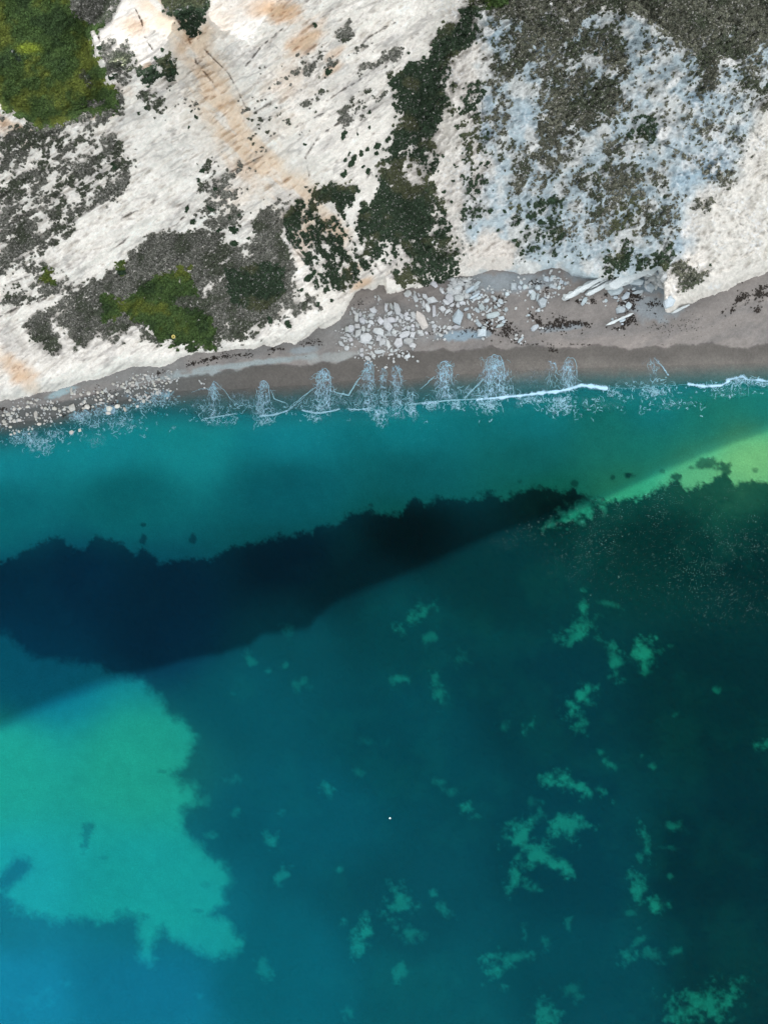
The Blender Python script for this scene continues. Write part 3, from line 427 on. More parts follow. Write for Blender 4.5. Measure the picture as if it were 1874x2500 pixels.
def kelp_amt(X, Y):
    w1 = 30 * (fbm(X, Y, 26, 5, 201, gain=.7) - .5) + 26 * (fbm(X, Y, 7, 3, 202, gain=.8) - .5)
    k = ss(-9, 10, Y - line(KTOP, X) + w1)
    sd = sdf(KSAND, X, Y, 60) + 48 * (fbm(X, Y, 34, 5, 203, gain=.72) - .5)
    k = k * (1 - ss(-20, 18, sd))
    n = fbm(X, Y, 20, 5, 205, gain=.68) - .5
    sand = np.zeros(X.shape)
    for (cx_, cy_, rx, ry_, a, s) in SP:
        m = (np.abs(X - cx_) < 3 * max(rx, ry_) + 20) & (np.abs(Y - cy_) < 3 * max(rx, ry_) + 20)
        if not m.any(): continue
        b = blob(X[m], Y[m], cx_, cy_, rx * 1.05, ry_ * 1.05, a) + 3.6 * n[m]
        sand[m] = np.maximum(sand[m], min(s, 1) * .9 * ss(1.35, -.25, b))
    sand = np.maximum(sand, .05 * ss(.50, .75, fbm(X, Y, 120, 5, 207)))
    k = k * (1 - sand)
    for (cx_, cy_, rx, ry_, a, s) in DKP:
        m = (np.abs(X - cx_) < 3 * max(rx, ry_) + 20) & (np.abs(Y - cy_) < 3 * max(rx, ry_) + 20)
        if not m.any(): continue
        b = blob(X[m], Y[m], cx_, cy_, rx, ry_, a) + 2.0 * n[m]; k[m] = np.maximum(k[m], s * ss(1.2, .5, b))
    return k
def shore_color(X, Y):
    wt, wl, cr = line(WET, X), line(WLINE, X), line(CREST, X)
    wt = wt + 5 * (fbm(X, Y, 10, 3, 211) - .5)
    c = np.zeros(X.shape + (3,)); c[:] = (.195, .181, .168)
    c = mixc(c, (.20, .198, .190), ss(1050, 700, X))
    bl = ss(.45, .7, fbm(X, Y, 70, 3, 213, 8, 3)); c = mixc(c, (.255, .23, .21), .6 * bl)
    c = mixc(c, (.15, .145, .14), .5 * ss(.5, .7, fbm(X, Y, 26, 4, 215, 20, 3)))
    c *= (1 + .3 * (fbm(X, Y, 5, 3, 217, 30, 2) - .5))[..., None]
    for (cx_, cy_, rx, ry_, a, s, cc) in [(1125,818,70,14,3,.9,(.20,.28,.33)),(740,855,40,10,8,.7,(.24,.29,.31)),(610,888,200,9,7,.75,(.28,.34,.345)),(480,915,120,7,5,.7,(.28,.34,.345)),(820,872,70,14,6,.6,(.30,.33,.32)),(1370,800,70,10,8,.5,(.20,.25,.28)),(1600,750,60,40,0,.75,(.24,.28,.30)),(1240,690,130,26,0,.55,(.24,.30,.33)),(1590,695,60,26,0,.7,(.17,.24,.28)),(150,958,40,9,20,.8,(.30,.42,.45)),(960,800,160,60,0,.3,(.26,.28,.28)),(1420,670,40,20,0,.4,(.22,.30,.34)),(1500,810,180,12,5,.25,(.15,.15,.15))]:
        b = blob(X, Y, cx_, cy_, rx, ry_, a) + .9 * (fbm(X, Y, 14, 4, 219) - .5); c = mixc(c, cc, s * ss(1.2, .5, b))
    wet = ss(-3, 4, Y - wt)
    wcol = np.zeros(c.shape); wcol[:] = (.085, .079, .070); wcol *= (.8 + .4 * fbm(X, Y, 40, 3, 221, 0, 2))[..., None]; wcol = mixc(wcol, (.078, .084, .080), ss(700, 300, X))
    wcol = wcol * (1 + .35 * ss(20, 45, Y - wt) * ss(900, 1300, X))[..., None]
    wcol *= (1 + .35 * (fbm(X, Y, 3.5, 2, 223) - .5))[..., None]
    c = mixc(c, 0, np.zeros(X.shape)); c = c + (wcol - c) * (wet * .92)[..., None]
    line_w = np.exp(-((Y - wt) / 2.2) ** 2) * ss(.45, .6, fbm(X, Y, 12, 2, 225)); c = mixc(c, (.06, .05, .05), .6 * line_w)
    under = ss(-6, 40, Y - cr)
    sandc = np.zeros(c.shape); sandc[:] = (.50, .46, .34); sandc *= (.92 + .16 * fbm(X, Y, 60, 4, 227))[..., None]
    c = c + (sandc - c) * under[..., None]
    k = kelp_amt(X, Y) * under
    kc = np.zeros(c.shape); kc[:] = (.013, .015, .009); kc *= (.6 + .8 * fbm(X, Y, 14, 4, 229))[..., None]
    c = c + (kc - c) * k[..., None]
    return c, wet, k
def shore_patch(name, offs, base, step, mat):
    xs_ = axis(-24, 1898, step, 30000); X, T = np.meshgrid(xs_, offs)
    b = line(base, np.clip(X, -400, 2300)); Y = b + T
    return X, Y
bo = np.concatenate([np.arange(-420, 14.1, 2.0)])
X, Y = shore_patch('beach', bo, CREST, 2.0, None)
c, wet, k = shore_color(X, Y); h = beach_h(np.clip(X, -400, 2300), Y); xw, yw = world(X, Y, h)
beach = tag(grid('beach', xw, yw, h, M_BEACH, {'tint': c, 'wet': wet}), kind='structure')
so_ = np.concatenate([np.arange(14, 1660, 3.0)]); e = []; s_ = 3.0; p_ = so_[-1]
while p_ < 40000: s_ *= 1.25; p_ += s_; e.append(p_)
so_ = np.concatenate([so_, e])
X, Y = shore_patch('seabed', so_, CREST, 3.0, None)
c, wet, k = shore_color(X, Y); h = beach_h(np.clip(X, -400, 2300), Y) + .35 * k * fbm(X, Y, 10, 3, 231); h = np.minimum(h, -.12); xw, yw = world(X, Y, 0 * h)
hb = beach_h(np.clip(X[0], -400, 2300), Y[0]); h[0] = hb; xw[0], yw[0] = world(X[0], Y[0], hb)
seabed = tag(grid('seabed', xw, yw, h, M_BEACH, {'tint': c, 'wet': wet * 0}), kind='structure')

# ------------------------------------------------------------------ water
# control points: x, y, body colour (scattered light), clear colour (one-way tint), murk
WP = [  # cliff shadow partly painted in: shaded points tealer, kelp darker; sunlit points yellower
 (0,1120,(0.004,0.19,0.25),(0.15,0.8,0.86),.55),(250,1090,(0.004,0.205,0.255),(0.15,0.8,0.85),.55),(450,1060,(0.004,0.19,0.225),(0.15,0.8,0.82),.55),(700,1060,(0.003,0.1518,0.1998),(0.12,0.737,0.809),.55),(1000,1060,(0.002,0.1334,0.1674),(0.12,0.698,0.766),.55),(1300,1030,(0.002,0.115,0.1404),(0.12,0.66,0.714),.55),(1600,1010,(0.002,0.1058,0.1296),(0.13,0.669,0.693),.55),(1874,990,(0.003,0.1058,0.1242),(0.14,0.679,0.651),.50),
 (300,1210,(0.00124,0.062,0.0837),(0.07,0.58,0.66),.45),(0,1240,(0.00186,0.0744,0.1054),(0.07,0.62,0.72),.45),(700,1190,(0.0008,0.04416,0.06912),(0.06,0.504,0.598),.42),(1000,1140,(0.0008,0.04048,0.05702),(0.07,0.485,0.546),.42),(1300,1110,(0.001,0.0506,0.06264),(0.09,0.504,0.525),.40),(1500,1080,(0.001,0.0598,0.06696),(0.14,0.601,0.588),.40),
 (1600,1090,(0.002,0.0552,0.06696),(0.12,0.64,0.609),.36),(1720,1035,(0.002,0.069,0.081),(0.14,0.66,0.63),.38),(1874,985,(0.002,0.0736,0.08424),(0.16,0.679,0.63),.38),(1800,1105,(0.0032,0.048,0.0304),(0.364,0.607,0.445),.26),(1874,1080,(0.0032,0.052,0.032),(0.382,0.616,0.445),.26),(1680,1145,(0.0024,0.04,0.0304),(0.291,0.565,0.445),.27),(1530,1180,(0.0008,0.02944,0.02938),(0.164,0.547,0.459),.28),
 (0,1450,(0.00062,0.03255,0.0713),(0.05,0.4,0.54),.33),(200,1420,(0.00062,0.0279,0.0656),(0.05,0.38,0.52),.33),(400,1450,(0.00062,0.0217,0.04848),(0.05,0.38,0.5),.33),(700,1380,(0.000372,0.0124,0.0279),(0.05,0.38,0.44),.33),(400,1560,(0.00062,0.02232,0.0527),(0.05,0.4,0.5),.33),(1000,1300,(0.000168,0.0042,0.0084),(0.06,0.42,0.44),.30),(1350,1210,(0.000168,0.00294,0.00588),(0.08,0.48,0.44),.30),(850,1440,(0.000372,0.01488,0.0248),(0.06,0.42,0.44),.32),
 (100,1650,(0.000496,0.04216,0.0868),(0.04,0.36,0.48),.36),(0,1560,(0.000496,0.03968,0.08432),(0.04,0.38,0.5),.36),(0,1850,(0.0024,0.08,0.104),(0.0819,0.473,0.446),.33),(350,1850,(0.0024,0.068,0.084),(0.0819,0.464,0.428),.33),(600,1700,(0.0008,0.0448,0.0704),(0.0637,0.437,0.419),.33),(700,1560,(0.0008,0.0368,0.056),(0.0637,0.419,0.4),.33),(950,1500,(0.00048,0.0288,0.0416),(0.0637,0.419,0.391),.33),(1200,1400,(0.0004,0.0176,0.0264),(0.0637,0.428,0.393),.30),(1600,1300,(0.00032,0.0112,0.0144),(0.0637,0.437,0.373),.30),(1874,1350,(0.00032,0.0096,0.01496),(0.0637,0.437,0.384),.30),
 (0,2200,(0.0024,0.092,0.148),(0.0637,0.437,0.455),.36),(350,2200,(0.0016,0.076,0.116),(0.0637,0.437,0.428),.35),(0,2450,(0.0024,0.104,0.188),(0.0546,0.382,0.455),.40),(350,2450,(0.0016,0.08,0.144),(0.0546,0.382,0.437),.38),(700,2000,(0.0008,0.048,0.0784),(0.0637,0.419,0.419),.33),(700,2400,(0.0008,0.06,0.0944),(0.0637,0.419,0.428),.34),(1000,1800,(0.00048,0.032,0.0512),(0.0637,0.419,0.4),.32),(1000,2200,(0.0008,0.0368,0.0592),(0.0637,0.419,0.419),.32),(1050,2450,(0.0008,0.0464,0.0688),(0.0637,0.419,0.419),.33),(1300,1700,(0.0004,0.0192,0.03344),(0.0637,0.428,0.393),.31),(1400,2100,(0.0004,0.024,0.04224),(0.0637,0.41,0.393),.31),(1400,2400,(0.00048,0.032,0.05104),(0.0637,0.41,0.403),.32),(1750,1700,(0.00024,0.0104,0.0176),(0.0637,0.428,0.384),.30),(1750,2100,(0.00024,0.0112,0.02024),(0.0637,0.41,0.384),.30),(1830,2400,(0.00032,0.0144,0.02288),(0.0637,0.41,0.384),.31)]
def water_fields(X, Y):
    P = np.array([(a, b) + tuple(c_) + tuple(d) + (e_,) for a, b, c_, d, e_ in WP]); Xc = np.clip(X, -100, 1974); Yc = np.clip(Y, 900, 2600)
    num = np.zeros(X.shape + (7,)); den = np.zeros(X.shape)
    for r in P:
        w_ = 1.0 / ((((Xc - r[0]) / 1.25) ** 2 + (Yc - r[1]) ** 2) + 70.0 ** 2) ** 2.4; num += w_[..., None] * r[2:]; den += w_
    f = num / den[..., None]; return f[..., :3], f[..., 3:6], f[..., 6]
wo = np.concatenate([np.arange(-100, 180, 3.0), np.arange(180, 1700, 8.0)]); e = []; s_ = 8.0; p_ = wo[-1]
while p_ < 40000: s_ *= 1.3; p_ += s_; e.append(p_)
wo = np.concatenate([wo, e])
xs_ = axis(-24, 1898, 4.0, 30000); X, T = np.meshgrid(xs_, wo); Xc = np.clip(X, -400, 2300); Y = line(CREST, Xc) + T
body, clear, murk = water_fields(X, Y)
dc = Y - line(CREST, Xc) + 5 * (fbm(X, Y, 16, 3, 301) - .5); dw = Y - line(WLINE, Xc) + 10 * (fbm(X, Y, 20, 3, 303) - .5)
lf = ss(420, 520, X)
thin = ss(-4, 44, dw) * .42
jump = lerp(ss(-34, 26, dc), ss(-7, 7, dc), lf)
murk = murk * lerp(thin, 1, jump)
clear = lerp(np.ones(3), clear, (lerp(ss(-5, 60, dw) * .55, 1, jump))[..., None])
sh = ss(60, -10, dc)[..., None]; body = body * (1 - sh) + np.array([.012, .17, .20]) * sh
xw = (X - 937) * S; yw = (1250 - Y) * S
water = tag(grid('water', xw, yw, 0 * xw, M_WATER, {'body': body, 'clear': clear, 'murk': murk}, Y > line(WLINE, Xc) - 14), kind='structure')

# ------------------------------------------------------------------ swash foam
def foam_mat():
    m, t, o = new_mat('foam'); at = N(t, 'ShaderNodeAttribute', attribute_name='foam')
    tc = N(t, 'ShaderNodeTexCoord'); nz_ = N(t, 'ShaderNodeTexNoise'); nz_.inputs['Scale'].default_value = 1.3; nz_.inputs['Detail'].default_value = 4
    t.links.new(tc.outputs['Object'], nz_.inputs['Vector'])
    sub = N(t, 'ShaderNodeVectorMath', operation='SUBTRACT'); sub.inputs[1].default_value = (.5, .5, .5); t.links.new(nz_.outputs['Color'], sub.inputs[0])
    sc_ = N(t, 'ShaderNodeVectorMath', operation='SCALE'); sc_.inputs['Scale'].default_value = .9; t.links.new(sub.outputs[0], sc_.inputs[0])
    ad = N(t, 'ShaderNodeVectorMath', operation='ADD'); t.links.new(tc.outputs['Object'], ad.inputs[0]); t.links.new(sc_.outputs[0], ad.inputs[1])
    mp = N(t, 'ShaderNodeMapping'); mp.inputs['Scale'].default_value = (2.3, .95, 0.0); t.links.new(ad.outputs[0], mp.inputs[0])
    v = N(t, 'ShaderNodeTexVoronoi'); v.feature = 'DISTANCE_TO_EDGE'; v.inputs['Scale'].default_value = 1.0; t.links.new(mp.outputs[0], v.inputs['Vector'])
    # line width grows with foam amount
    wd = N(t, 'ShaderNodeMath', operation='MULTIPLY'); wd.inputs[1].default_value = .30; t.links.new(at.outputs['Fac'], wd.inputs[0])
    w2 = N(t, 'ShaderNodeMath', operation='MULTIPLY'); t.links.new(wd.outputs[0], w2.inputs[0]); t.links.new(at.outputs['Fac'], w2.inputs[1])
    w3 = N(t, 'ShaderNodeMath', operation='ADD'); w3.inputs[1].default_value = .06; t.links.new(w2.outputs[0], w3.inputs[0])
    r = N(t, 'ShaderNodeMapRange'); r.inputs[1].default_value = 0; r.inputs[3].default_value = 1; r.inputs[4].default_value = 0
    t.links.new(v.outputs['Distance'], r.inputs[0]); t.links.new(w3.outputs[0], r.inputs[2])
    n2, r2 = noise_var(t, 1.1, .0, .9, 3)
    mu = N(t, 'ShaderNodeMath', operation='MULTIPLY', use_clamp=True); t.links.new(r.outputs[0], mu.inputs[0]); t.links.new(r2.outputs[0], mu.inputs[1])
    f2 = N(t, 'ShaderNodeMapRange'); f2.inputs[1].default_value = .05; f2.inputs[2].default_value = .75; t.links.new(at.outputs['Fac'], f2.inputs[0])
    m3 = N(t, 'ShaderNodeMath', operation='MULTIPLY', use_clamp=True); t.links.new(mu.outputs[0], m3.inputs[0]); t.links.new(f2.outputs[0], m3.inputs[1])
    # solid foam where the amount is high
    so2 = N(t, 'ShaderNodeMapRange'); so2.inputs[1].default_value = .75; so2.inputs[2].default_value = 1.3; t.links.new(at.outputs['Fac'], so2.inputs[0])
    mxm = N(t, 'ShaderNodeMath', operation='MAXIMUM'); t.links.new(m3.outputs[0], mxm.inputs[0]); t.links.new(so2.outputs[0], mxm.inputs[1])
    d = N(t, 'ShaderNodeBsdfDiffuse'); d.inputs['Color'].default_value = (.36, .56, .70, 1)
    tp = N(t, 'ShaderNodeBsdfTransparent'); mx = N(t, 'ShaderNodeMixShader')
    t.links.new(mxm.outputs[0], mx.inputs[0]); t.links.new(tp.outputs[0], mx.inputs[1]); t.links.new(d.outputs[0], mx.inputs[2]); t.links.new(mx.outputs[0], o.inputs[0]); return m
M_FOAM = foam_mat()
fo = np.arange(-118, 66, 2.0); X, T = np.meshgrid(np.arange(-24, 1898, 2.0), fo); Y = line(CREST, X) + T
FM = np.zeros(X.shape); wg = fbm(X, Y, 12, 3, 311) - .5
# tongues: cx, top, head half width, bottom, bottom half width, strength
for (cx_, top, hw, bot, bw, s) in [(521,931,7,1020,62,.55),(643,928,13,1016,50,.62),(790,899,17,1003,62,.68),(899,880,11,1006,52,.60),(968,890,14,1020,30,.52),(935,896,8,1035,16,.5),(1086,879,20,974,34,.66),(1208,866,29,972,66,.66),(1388,877,16,946,34,.58),(1345,882,14,910,16,.3),(1592,872,8,946,44,.30),(1810,916,16,932,24,.5),(1005,945,10,985,26,.42)]:
    f = np.clip((Y - top) / (bot - top), 0, 1); half = lerp(hw, bw, f ** 1.6); head = np.sqrt(np.clip(1 - np.clip(1 - (Y - top) / (hw * 1.2), 0, 1) ** 2, 0, 1)); half = np.where(Y < top + hw * 1.2, hw * head, half)
    u = np.abs(X - cx_ - (1 - f) * 0) / np.maximum(half, .5) + .5 * wg
    inside = ss(1.1, .75, u) * (Y > top - 1) * ss(bot + 8, bot - 6, Y)
    core = np.exp(-(np.abs(X - cx_) / (hw * 1.3)) ** 2)
    val = inside * s * (.35 + .75 * core)
    rim = np.exp(-((u - 1) * half / 2.0) ** 2) * (Y < top + (bot - top) * .45) * (Y > top - 4)
    rt_ = np.exp(-((np.hypot((X - cx_) / max(hw, 1), (Y - top - hw * 1.2) / (hw * 1.2)) - 1) * hw / 2.0) ** 2) * (Y < top + hw * 1.2)
    FM = np.maximum(FM, val * 1.05)
def stroke(L, wd, s, brk=0):
    global FM
    d = dline(L, X, Y, 60) + 2.5 * wg * wd * .6
    v = s * np.exp(-(d / wd) ** 2)
    if brk: v = v * ss(.42, .56, fbm(X, Y, 22, 2, 321))
    FM = np.maximum(FM, v)
stroke([(1165,975),(1214,971),(1260,967),(1311,960),(1350,957),(1388,950),(1419,940),(1440,943),(1480,948)], 5.0, 1.6); stroke([(1195,972),(1260,967),(1340,957)], 4.5, 1.6)
stroke([(1680,938),(1720,943),(1760,941),(1780,930)], 4.0, 1.3); stroke([(1775,928),(1800,921),(1815,918),(1820,926),(1874,930),(1898,929)], 4.5, 1.15); stroke([(1800,930),(1898,936)], 9, .7)
stroke([(633,1015),(665,1012),(700,1003)], 2.0, 1.15); stroke([(738,1001),(774,1008),(800,1005),(830,998)], 2.0, 1.2); stroke([(852,999),(875,1001),(905,995)], 2.0, 1.0)
stroke([(998,988),(1045,984),(1100,977),(1165,974)], 3.0, 1.0, 1); stroke([(498,1022),(540,1016),(560,1011)], 1.6, .9); stroke([(468,958),(490,950),(508,949),(516,955),(519,940),(525,932),(534,938)], 1.6, .8)
stroke([(1600,873),(1612,888),(1630,915)], 1.8, .8); stroke([(1565,900),(1568,885),(1590,873)], 1.5, .5)
stroke([(1340,882),(1355,888),(1360,896)], 2.5, .8); stroke([(1480,948),(1562,947),(1620,944),(1678,938)], 2.5, .3, 1)
for (cx_, cy_, rx, ry_, s) in [(190,1016,26,12,.85),(265,998,26,15,.95),(235,1006,40,12,.6),(395,962,30,10,.8),(380,975,46,18,.45),(345,985,30,16,.5),(60,1068,50,18,.55),(100,1085,36,24,.55),(130,1062,36,16,.5),(230,1030,60,20,.42),(300,1030,50,22,.36),(230,1075,30,20,.34),(310,965,16,8,.6),(925,1010,17,26,.72),(1004,1000,14,16,.7),(1055,992,24,12,.55),(1112,988,16,14,.6),(1195,988,18,14,.7),(1180,982,40,14,.55),(1370,985,36,26,.62),(1350,1000,24,18,.5),(1270,985,20,10,.5),(1300,975,50,8,.6),(1600,956,52,12,.5),(1500,960,26,14,.42),(1640,985,70,14,.30),(1450,985,80,20,.26),(770,1018,20,12,.5),(645,1025,24,14,.5),(540,1030,40,12,.36),(1010,1015,8,18,.4),(1560,930,60,10,.25),(1770,955,60,16,.32),(590,980,60,30,.30),(720,985,60,22,.30),(850,975,46,22,.34),(1150,955,50,16,.38),(1300,930,60,30,.25),(500,985,40,24,.28)]:
    b = blob(X, Y, cx_, cy_, rx, ry_) + 1.2 * wg; FM = np.maximum(FM, s * ss(1.15, .4, b))
keepf = FM > .05; keepf = keepf | np.roll(keepf, 1, 0) | np.roll(keepf, 1, 1)
zf = np.maximum(beach_h(X, Y), 0) + .05 + .10 * np.clip(FM - .7, 0, 1)
xw, yw = world(X, Y, zf)
foam = tag(grid('sea_foam', xw, yw, zf, M_FOAM, {'foam': FM}, keepf), 'lacy white swash foam and small breaking crests along the water edge', 'foam', kind='stuff')

# foam filaments: thin ribbons drawn out by the backwash
RV, RF, nrv = [], [], 0
def ribbon(P, wd):
    global nrv
    P = np.asarray(P, float); m = len(P)
    if m < 3: return
    z = np.maximum(beach_h(P[:, 0], P[:, 1]), 0) + .06; x_, y_ = world(P[:, 0], P[:, 1], z)
    q_ = np.stack([x_, y_], -1); t_ = np.gradient(q_, axis=0); t_ /= np.linalg.norm(t_, axis=1, keepdims=True) + 1e-9
    nn = np.stack([-t_[:, 1], t_[:, 0]], -1); ww = (wd * S * .42 * np.sin(np.linspace(.25, 2.9, m)) ** .5 * RS.uniform(.6, 1.3, m))[:, None]
    a = np.column_stack([q_ + nn * ww, z]); b = np.column_stack([q_ - nn * ww, z + .01]); RV.append(a); RV.append(b)
    i_ = np.arange(m - 1); RF.append(np.stack([nrv + i_, nrv + i_ + 1, nrv + m + i_ + 1, nrv + m + i_], -1)); nrv += 2 * m
def wander(x, y, ang, n_, step, curl, drift, wd):
    P = [(x, y)]; a = ang; k_ = RS.normal(0, curl)
    for _ in range(n_):
        k_ = .75 * k_ + RS.normal(0, curl); a += k_; a += drift * (ang - a); x += math.cos(a) * step; y += math.sin(a) * step; P.append((x, y))
    ribbon(P, wd)
for (cx_, top, hw, bot, bw, dn_, rim_) in [(521,934,9,1020,75,70,0),(643,929,13,1017,60,75,1),(790,900,17,1004,75,120,1),(899,881,15,1004,62,110,1),(968,892,13,1028,26,70,.6),(937,897,8,1030,18,45,.5),(1086,880,20,975,40,90,1),(1208,867,29,972,72,150,1),(1388,877,16,948,30,70,1),(1350,884,10,940,22,22,.3),(1592,873,12,946,36,26,.2),(1810,918,14,934,20,16,.6),(1004,948,8,1010,18,34,0)]:
    for _ in range(int(dn_ * .9)):
        f0 = RS.uniform(0, .95) ** 1.1; u_ = RS.normal(0, .38) if RS.uniform() < .72 else RS.uniform(-1.1, 1.1)
        half = hw + (bw - hw) * f0 ** 1.5; x_ = cx_ + u_ * half; y_ = top + 3 + f0 * (bot - top)
        if y_ > line(CREST, x_) + 6: continue
        ang = math.pi / 2 - .45 * u_ * (bw / (bot - top)) * (.3 + f0); wander(x_, y_, ang, RS.randint(4, 16), 1.8, .46, .30, RS.uniform(.45, 1.1))
    if rim_ > 0:
        for k_ in range(1 if rim_ >= .3 else 0):
            th = np.linspace(math.pi * 1.02, math.pi * 2.0 - .02, 26); e_ = RS.uniform(.94, 1.05)
            hx = hw * RS.uniform(.75, 1.0); tl = RS.uniform(-.25, .25); rr_ = 1 + np.cumsum(RS.normal(0, .035, 26)); P = np.stack([cx_ + hx * e_ * rr_ * np.cos(th + tl), top + hw * 1.5 + hw * 1.5 * e_ * rr_ * np.sin(th + tl)], -1); P = P[RS.randint(0, 9):]
            lo = P[-1] + np.stack([np.linspace(0, RS.uniform(-3, 4), 10), np.linspace(2, 26, 10)], -1); P = np.vstack([P, lo]); P = P + RS.normal(0, .45, P.shape)
            ribbon(P, 1.5 * rim_)
for (cx_, cy_, rx, ry_, n_) in [(190,1014,26,12,70),(265,998,24,14,60),(235,1006,40,12,50),(60,1070,50,18,90),(105,1085,40,22,90),(140,1062,40,16,50),(235,1035,60,22,80),(300,1030,50,22,60),(395,962,32,10,60),(385,980,50,18,80),(345,990,36,20,60),(310,1000,60,12,50),(925,1015,17,24,60),(1004,998,15,16,45),(1055,990,28,10,50),(1112,988,16,14,45),(1195,990,22,14,60),(1180,985,50,14,60),(1368,985,40,28,150),(1300,978,60,9,70),(1600,956,56,12,100),(1500,962,26,14,30),(1640,985,90,16,50),(1450,985,80,20,40),(770,1020,22,12,36),(645,1026,24,12,40),(530,1028,50,10,36),(1770,955,70,16,50),(1560,938,70,8,30),(720,990,50,20,26),(590,990,50,20,26),(1150,955,60,14,40),(840,975,50,22,30),(1850,930,36,6,40),(1740,940,50,5,40),(560,1000,60,10,16),(480,1000,50,20,30),(1640,930,50,8,14),(330,1040,120,40,24),(1100,1010,500,24,40)]:
    for _ in range(int(n_ * .7)):
        x_ = cx_ + rx * RS.normal(0, .55); y_ = cy_ + ry_ * RS.normal(0, .55)
        wander(x_, y_, RS.uniform(0, 6.28), RS.randint(4, 12), 1.8, .62, .0, RS.uniform(.6, 1.4))
for L, wd, n_ in [([(498,1022),(540,1016),(580,1009)],1.5,2),([(633,1015),(665,1013),(700,1003)],2.0,3),([(738,1001),(774,1008),(800,1005),(830,998)],2.0,3),([(852,999),(875,1001),(905,995)],1.6,2),([(998,988),(1045,984),(1100,977),(1165,974)],1.6,3),([(1475,947),(1562,947),(1620,944),(1680,938)],.6,1),([(468,958),(490,950),(508,949),(516,955),(519,940),(525,932),(534,938)],1.3,1),([(528,938),(548,955),(562,975),(585,990)],.8,2),([(592,873),(592,873)],1,0),([(1596,873),(1612,888),(1630,917)],1.4,1),([(700,1003),(720,985),(745,965),(770,945)],1.2,3),([(660,950),(670,975),(700,985)],1.2,2),([(815,955),(830,962),(850,965),(866,940),(880,920)],1.6,3),([(1025,950),(1045,932),(1060,920)],1.4,2),([(1130,975),(1150,955),(1180,925)],1.4,3)]:
    for _ in range(n_):
        a = np.array(L, float); t_ = np.linspace(0, len(a) - 1, 8 * len(a)); P = np.stack([np.interp(t_, range(len(a)), a[:, 0]), np.interp(t_, range(len(a)), a[:, 1])], -1)
        w_ = np.cumsum(RS.normal(0, .5, P.shape), 0); w_ -= np.linspace(0, 1, len(P))[:, None] * w_[-1]; ribbon(P + w_ + RS.normal(0, .8, 2), wd)
M_RIB, t_, o_ = new_mat('foam_thread'); d_ = N(t_, 'ShaderNodeBsdfDiffuse'); d_.inputs['Color'].default_value = (.31, .54, .63, 1); mx_ = N(t_, 'ShaderNodeMixShader'); mx_.inputs[0].default_value = .62; tp_ = N(t_, 'ShaderNodeBsdfTransparent'); t_.links.new(tp_.outputs[0], mx_.inputs[1]); t_.links.new(d_.outputs[0], mx_.inputs[2]); t_.links.new(mx_.outputs[0], o_.inputs[0])
tag(mesh_np('foam_threads', np.vstack(RV), np.vstack(RF), M_RIB, {}, False), 'fine branching threads of white foam fanning out in the backwash', 'foam', kind='stuff')

# pale flecks standing in for sun glints on the water
n = 14000; x_ = RS.uniform(1020, 1890, n); y_ = RS.uniform(1170, 1560, n)
dd = (y_ - line(SHADE, x_)); pr = ss(-8, 15, dd) * ss(1.0, .45, blob(x_, y_, 1640, 1340, 420, 210, -14)) * (.22 + .7 * ss(.35, .7, fbm(x_, y_, 70, 4, 331)))
pr = np.maximum(pr, .5 * ss(1, .4, blob(x_, y_, 1300, 1290, 150, 40, 24)) * ss(-8, 15, dd)); kk = RS.uniform(0, 1, n) < pr
x2 = RS.uniform(500, 1874, 500); y2 = line(CREST, x2) + np.abs(RS.normal(0, 60, 500)) + 25; 
x_ = np.concatenate([x_[kk], x2]); y_ = np.concatenate([y_[kk], y2]); n = len(x_)
sz = RS.uniform(.013, .032, n) * np.where(RS.uniform(0, 1, n) > .95, 1.8, 1.0); X0 = (x_ - 937) * S; Y0 = (1250 - y_) * S
an = RS.uniform(-.5, .3, n); P = np.zeros((n, 4, 3))
for j, (u, v_) in enumerate(((-1, 0), (0, -.45), (1, 0), (0, .45))):
    P[:, j, 0] = X0 + sz * (u * np.cos(an) - v_ * np.sin(an)); P[:, j, 1] = Y0 + sz * (u * np.sin(an) + v_ * np.cos(an)); P[:, j, 2] = .03 + (u == 0) * .02
M_FLECK, t_, o_ = new_mat('glint'); d_ = N(t_, 'ShaderNodeBsdfDiffuse'); d_.inputs['Color'].default_value = (.36, .60, .58, 1); t_.links.new(d_.outputs[0], o_.inputs[0])
tag(mesh_np('glint_flecks', P.reshape(-1, 3), np.arange(n * 4).reshape(-1, 4), M_FLECK, {}, False), 'tiny pale flecks standing in for sun glints on the dark sunlit water', 'foam', kind='stuff')

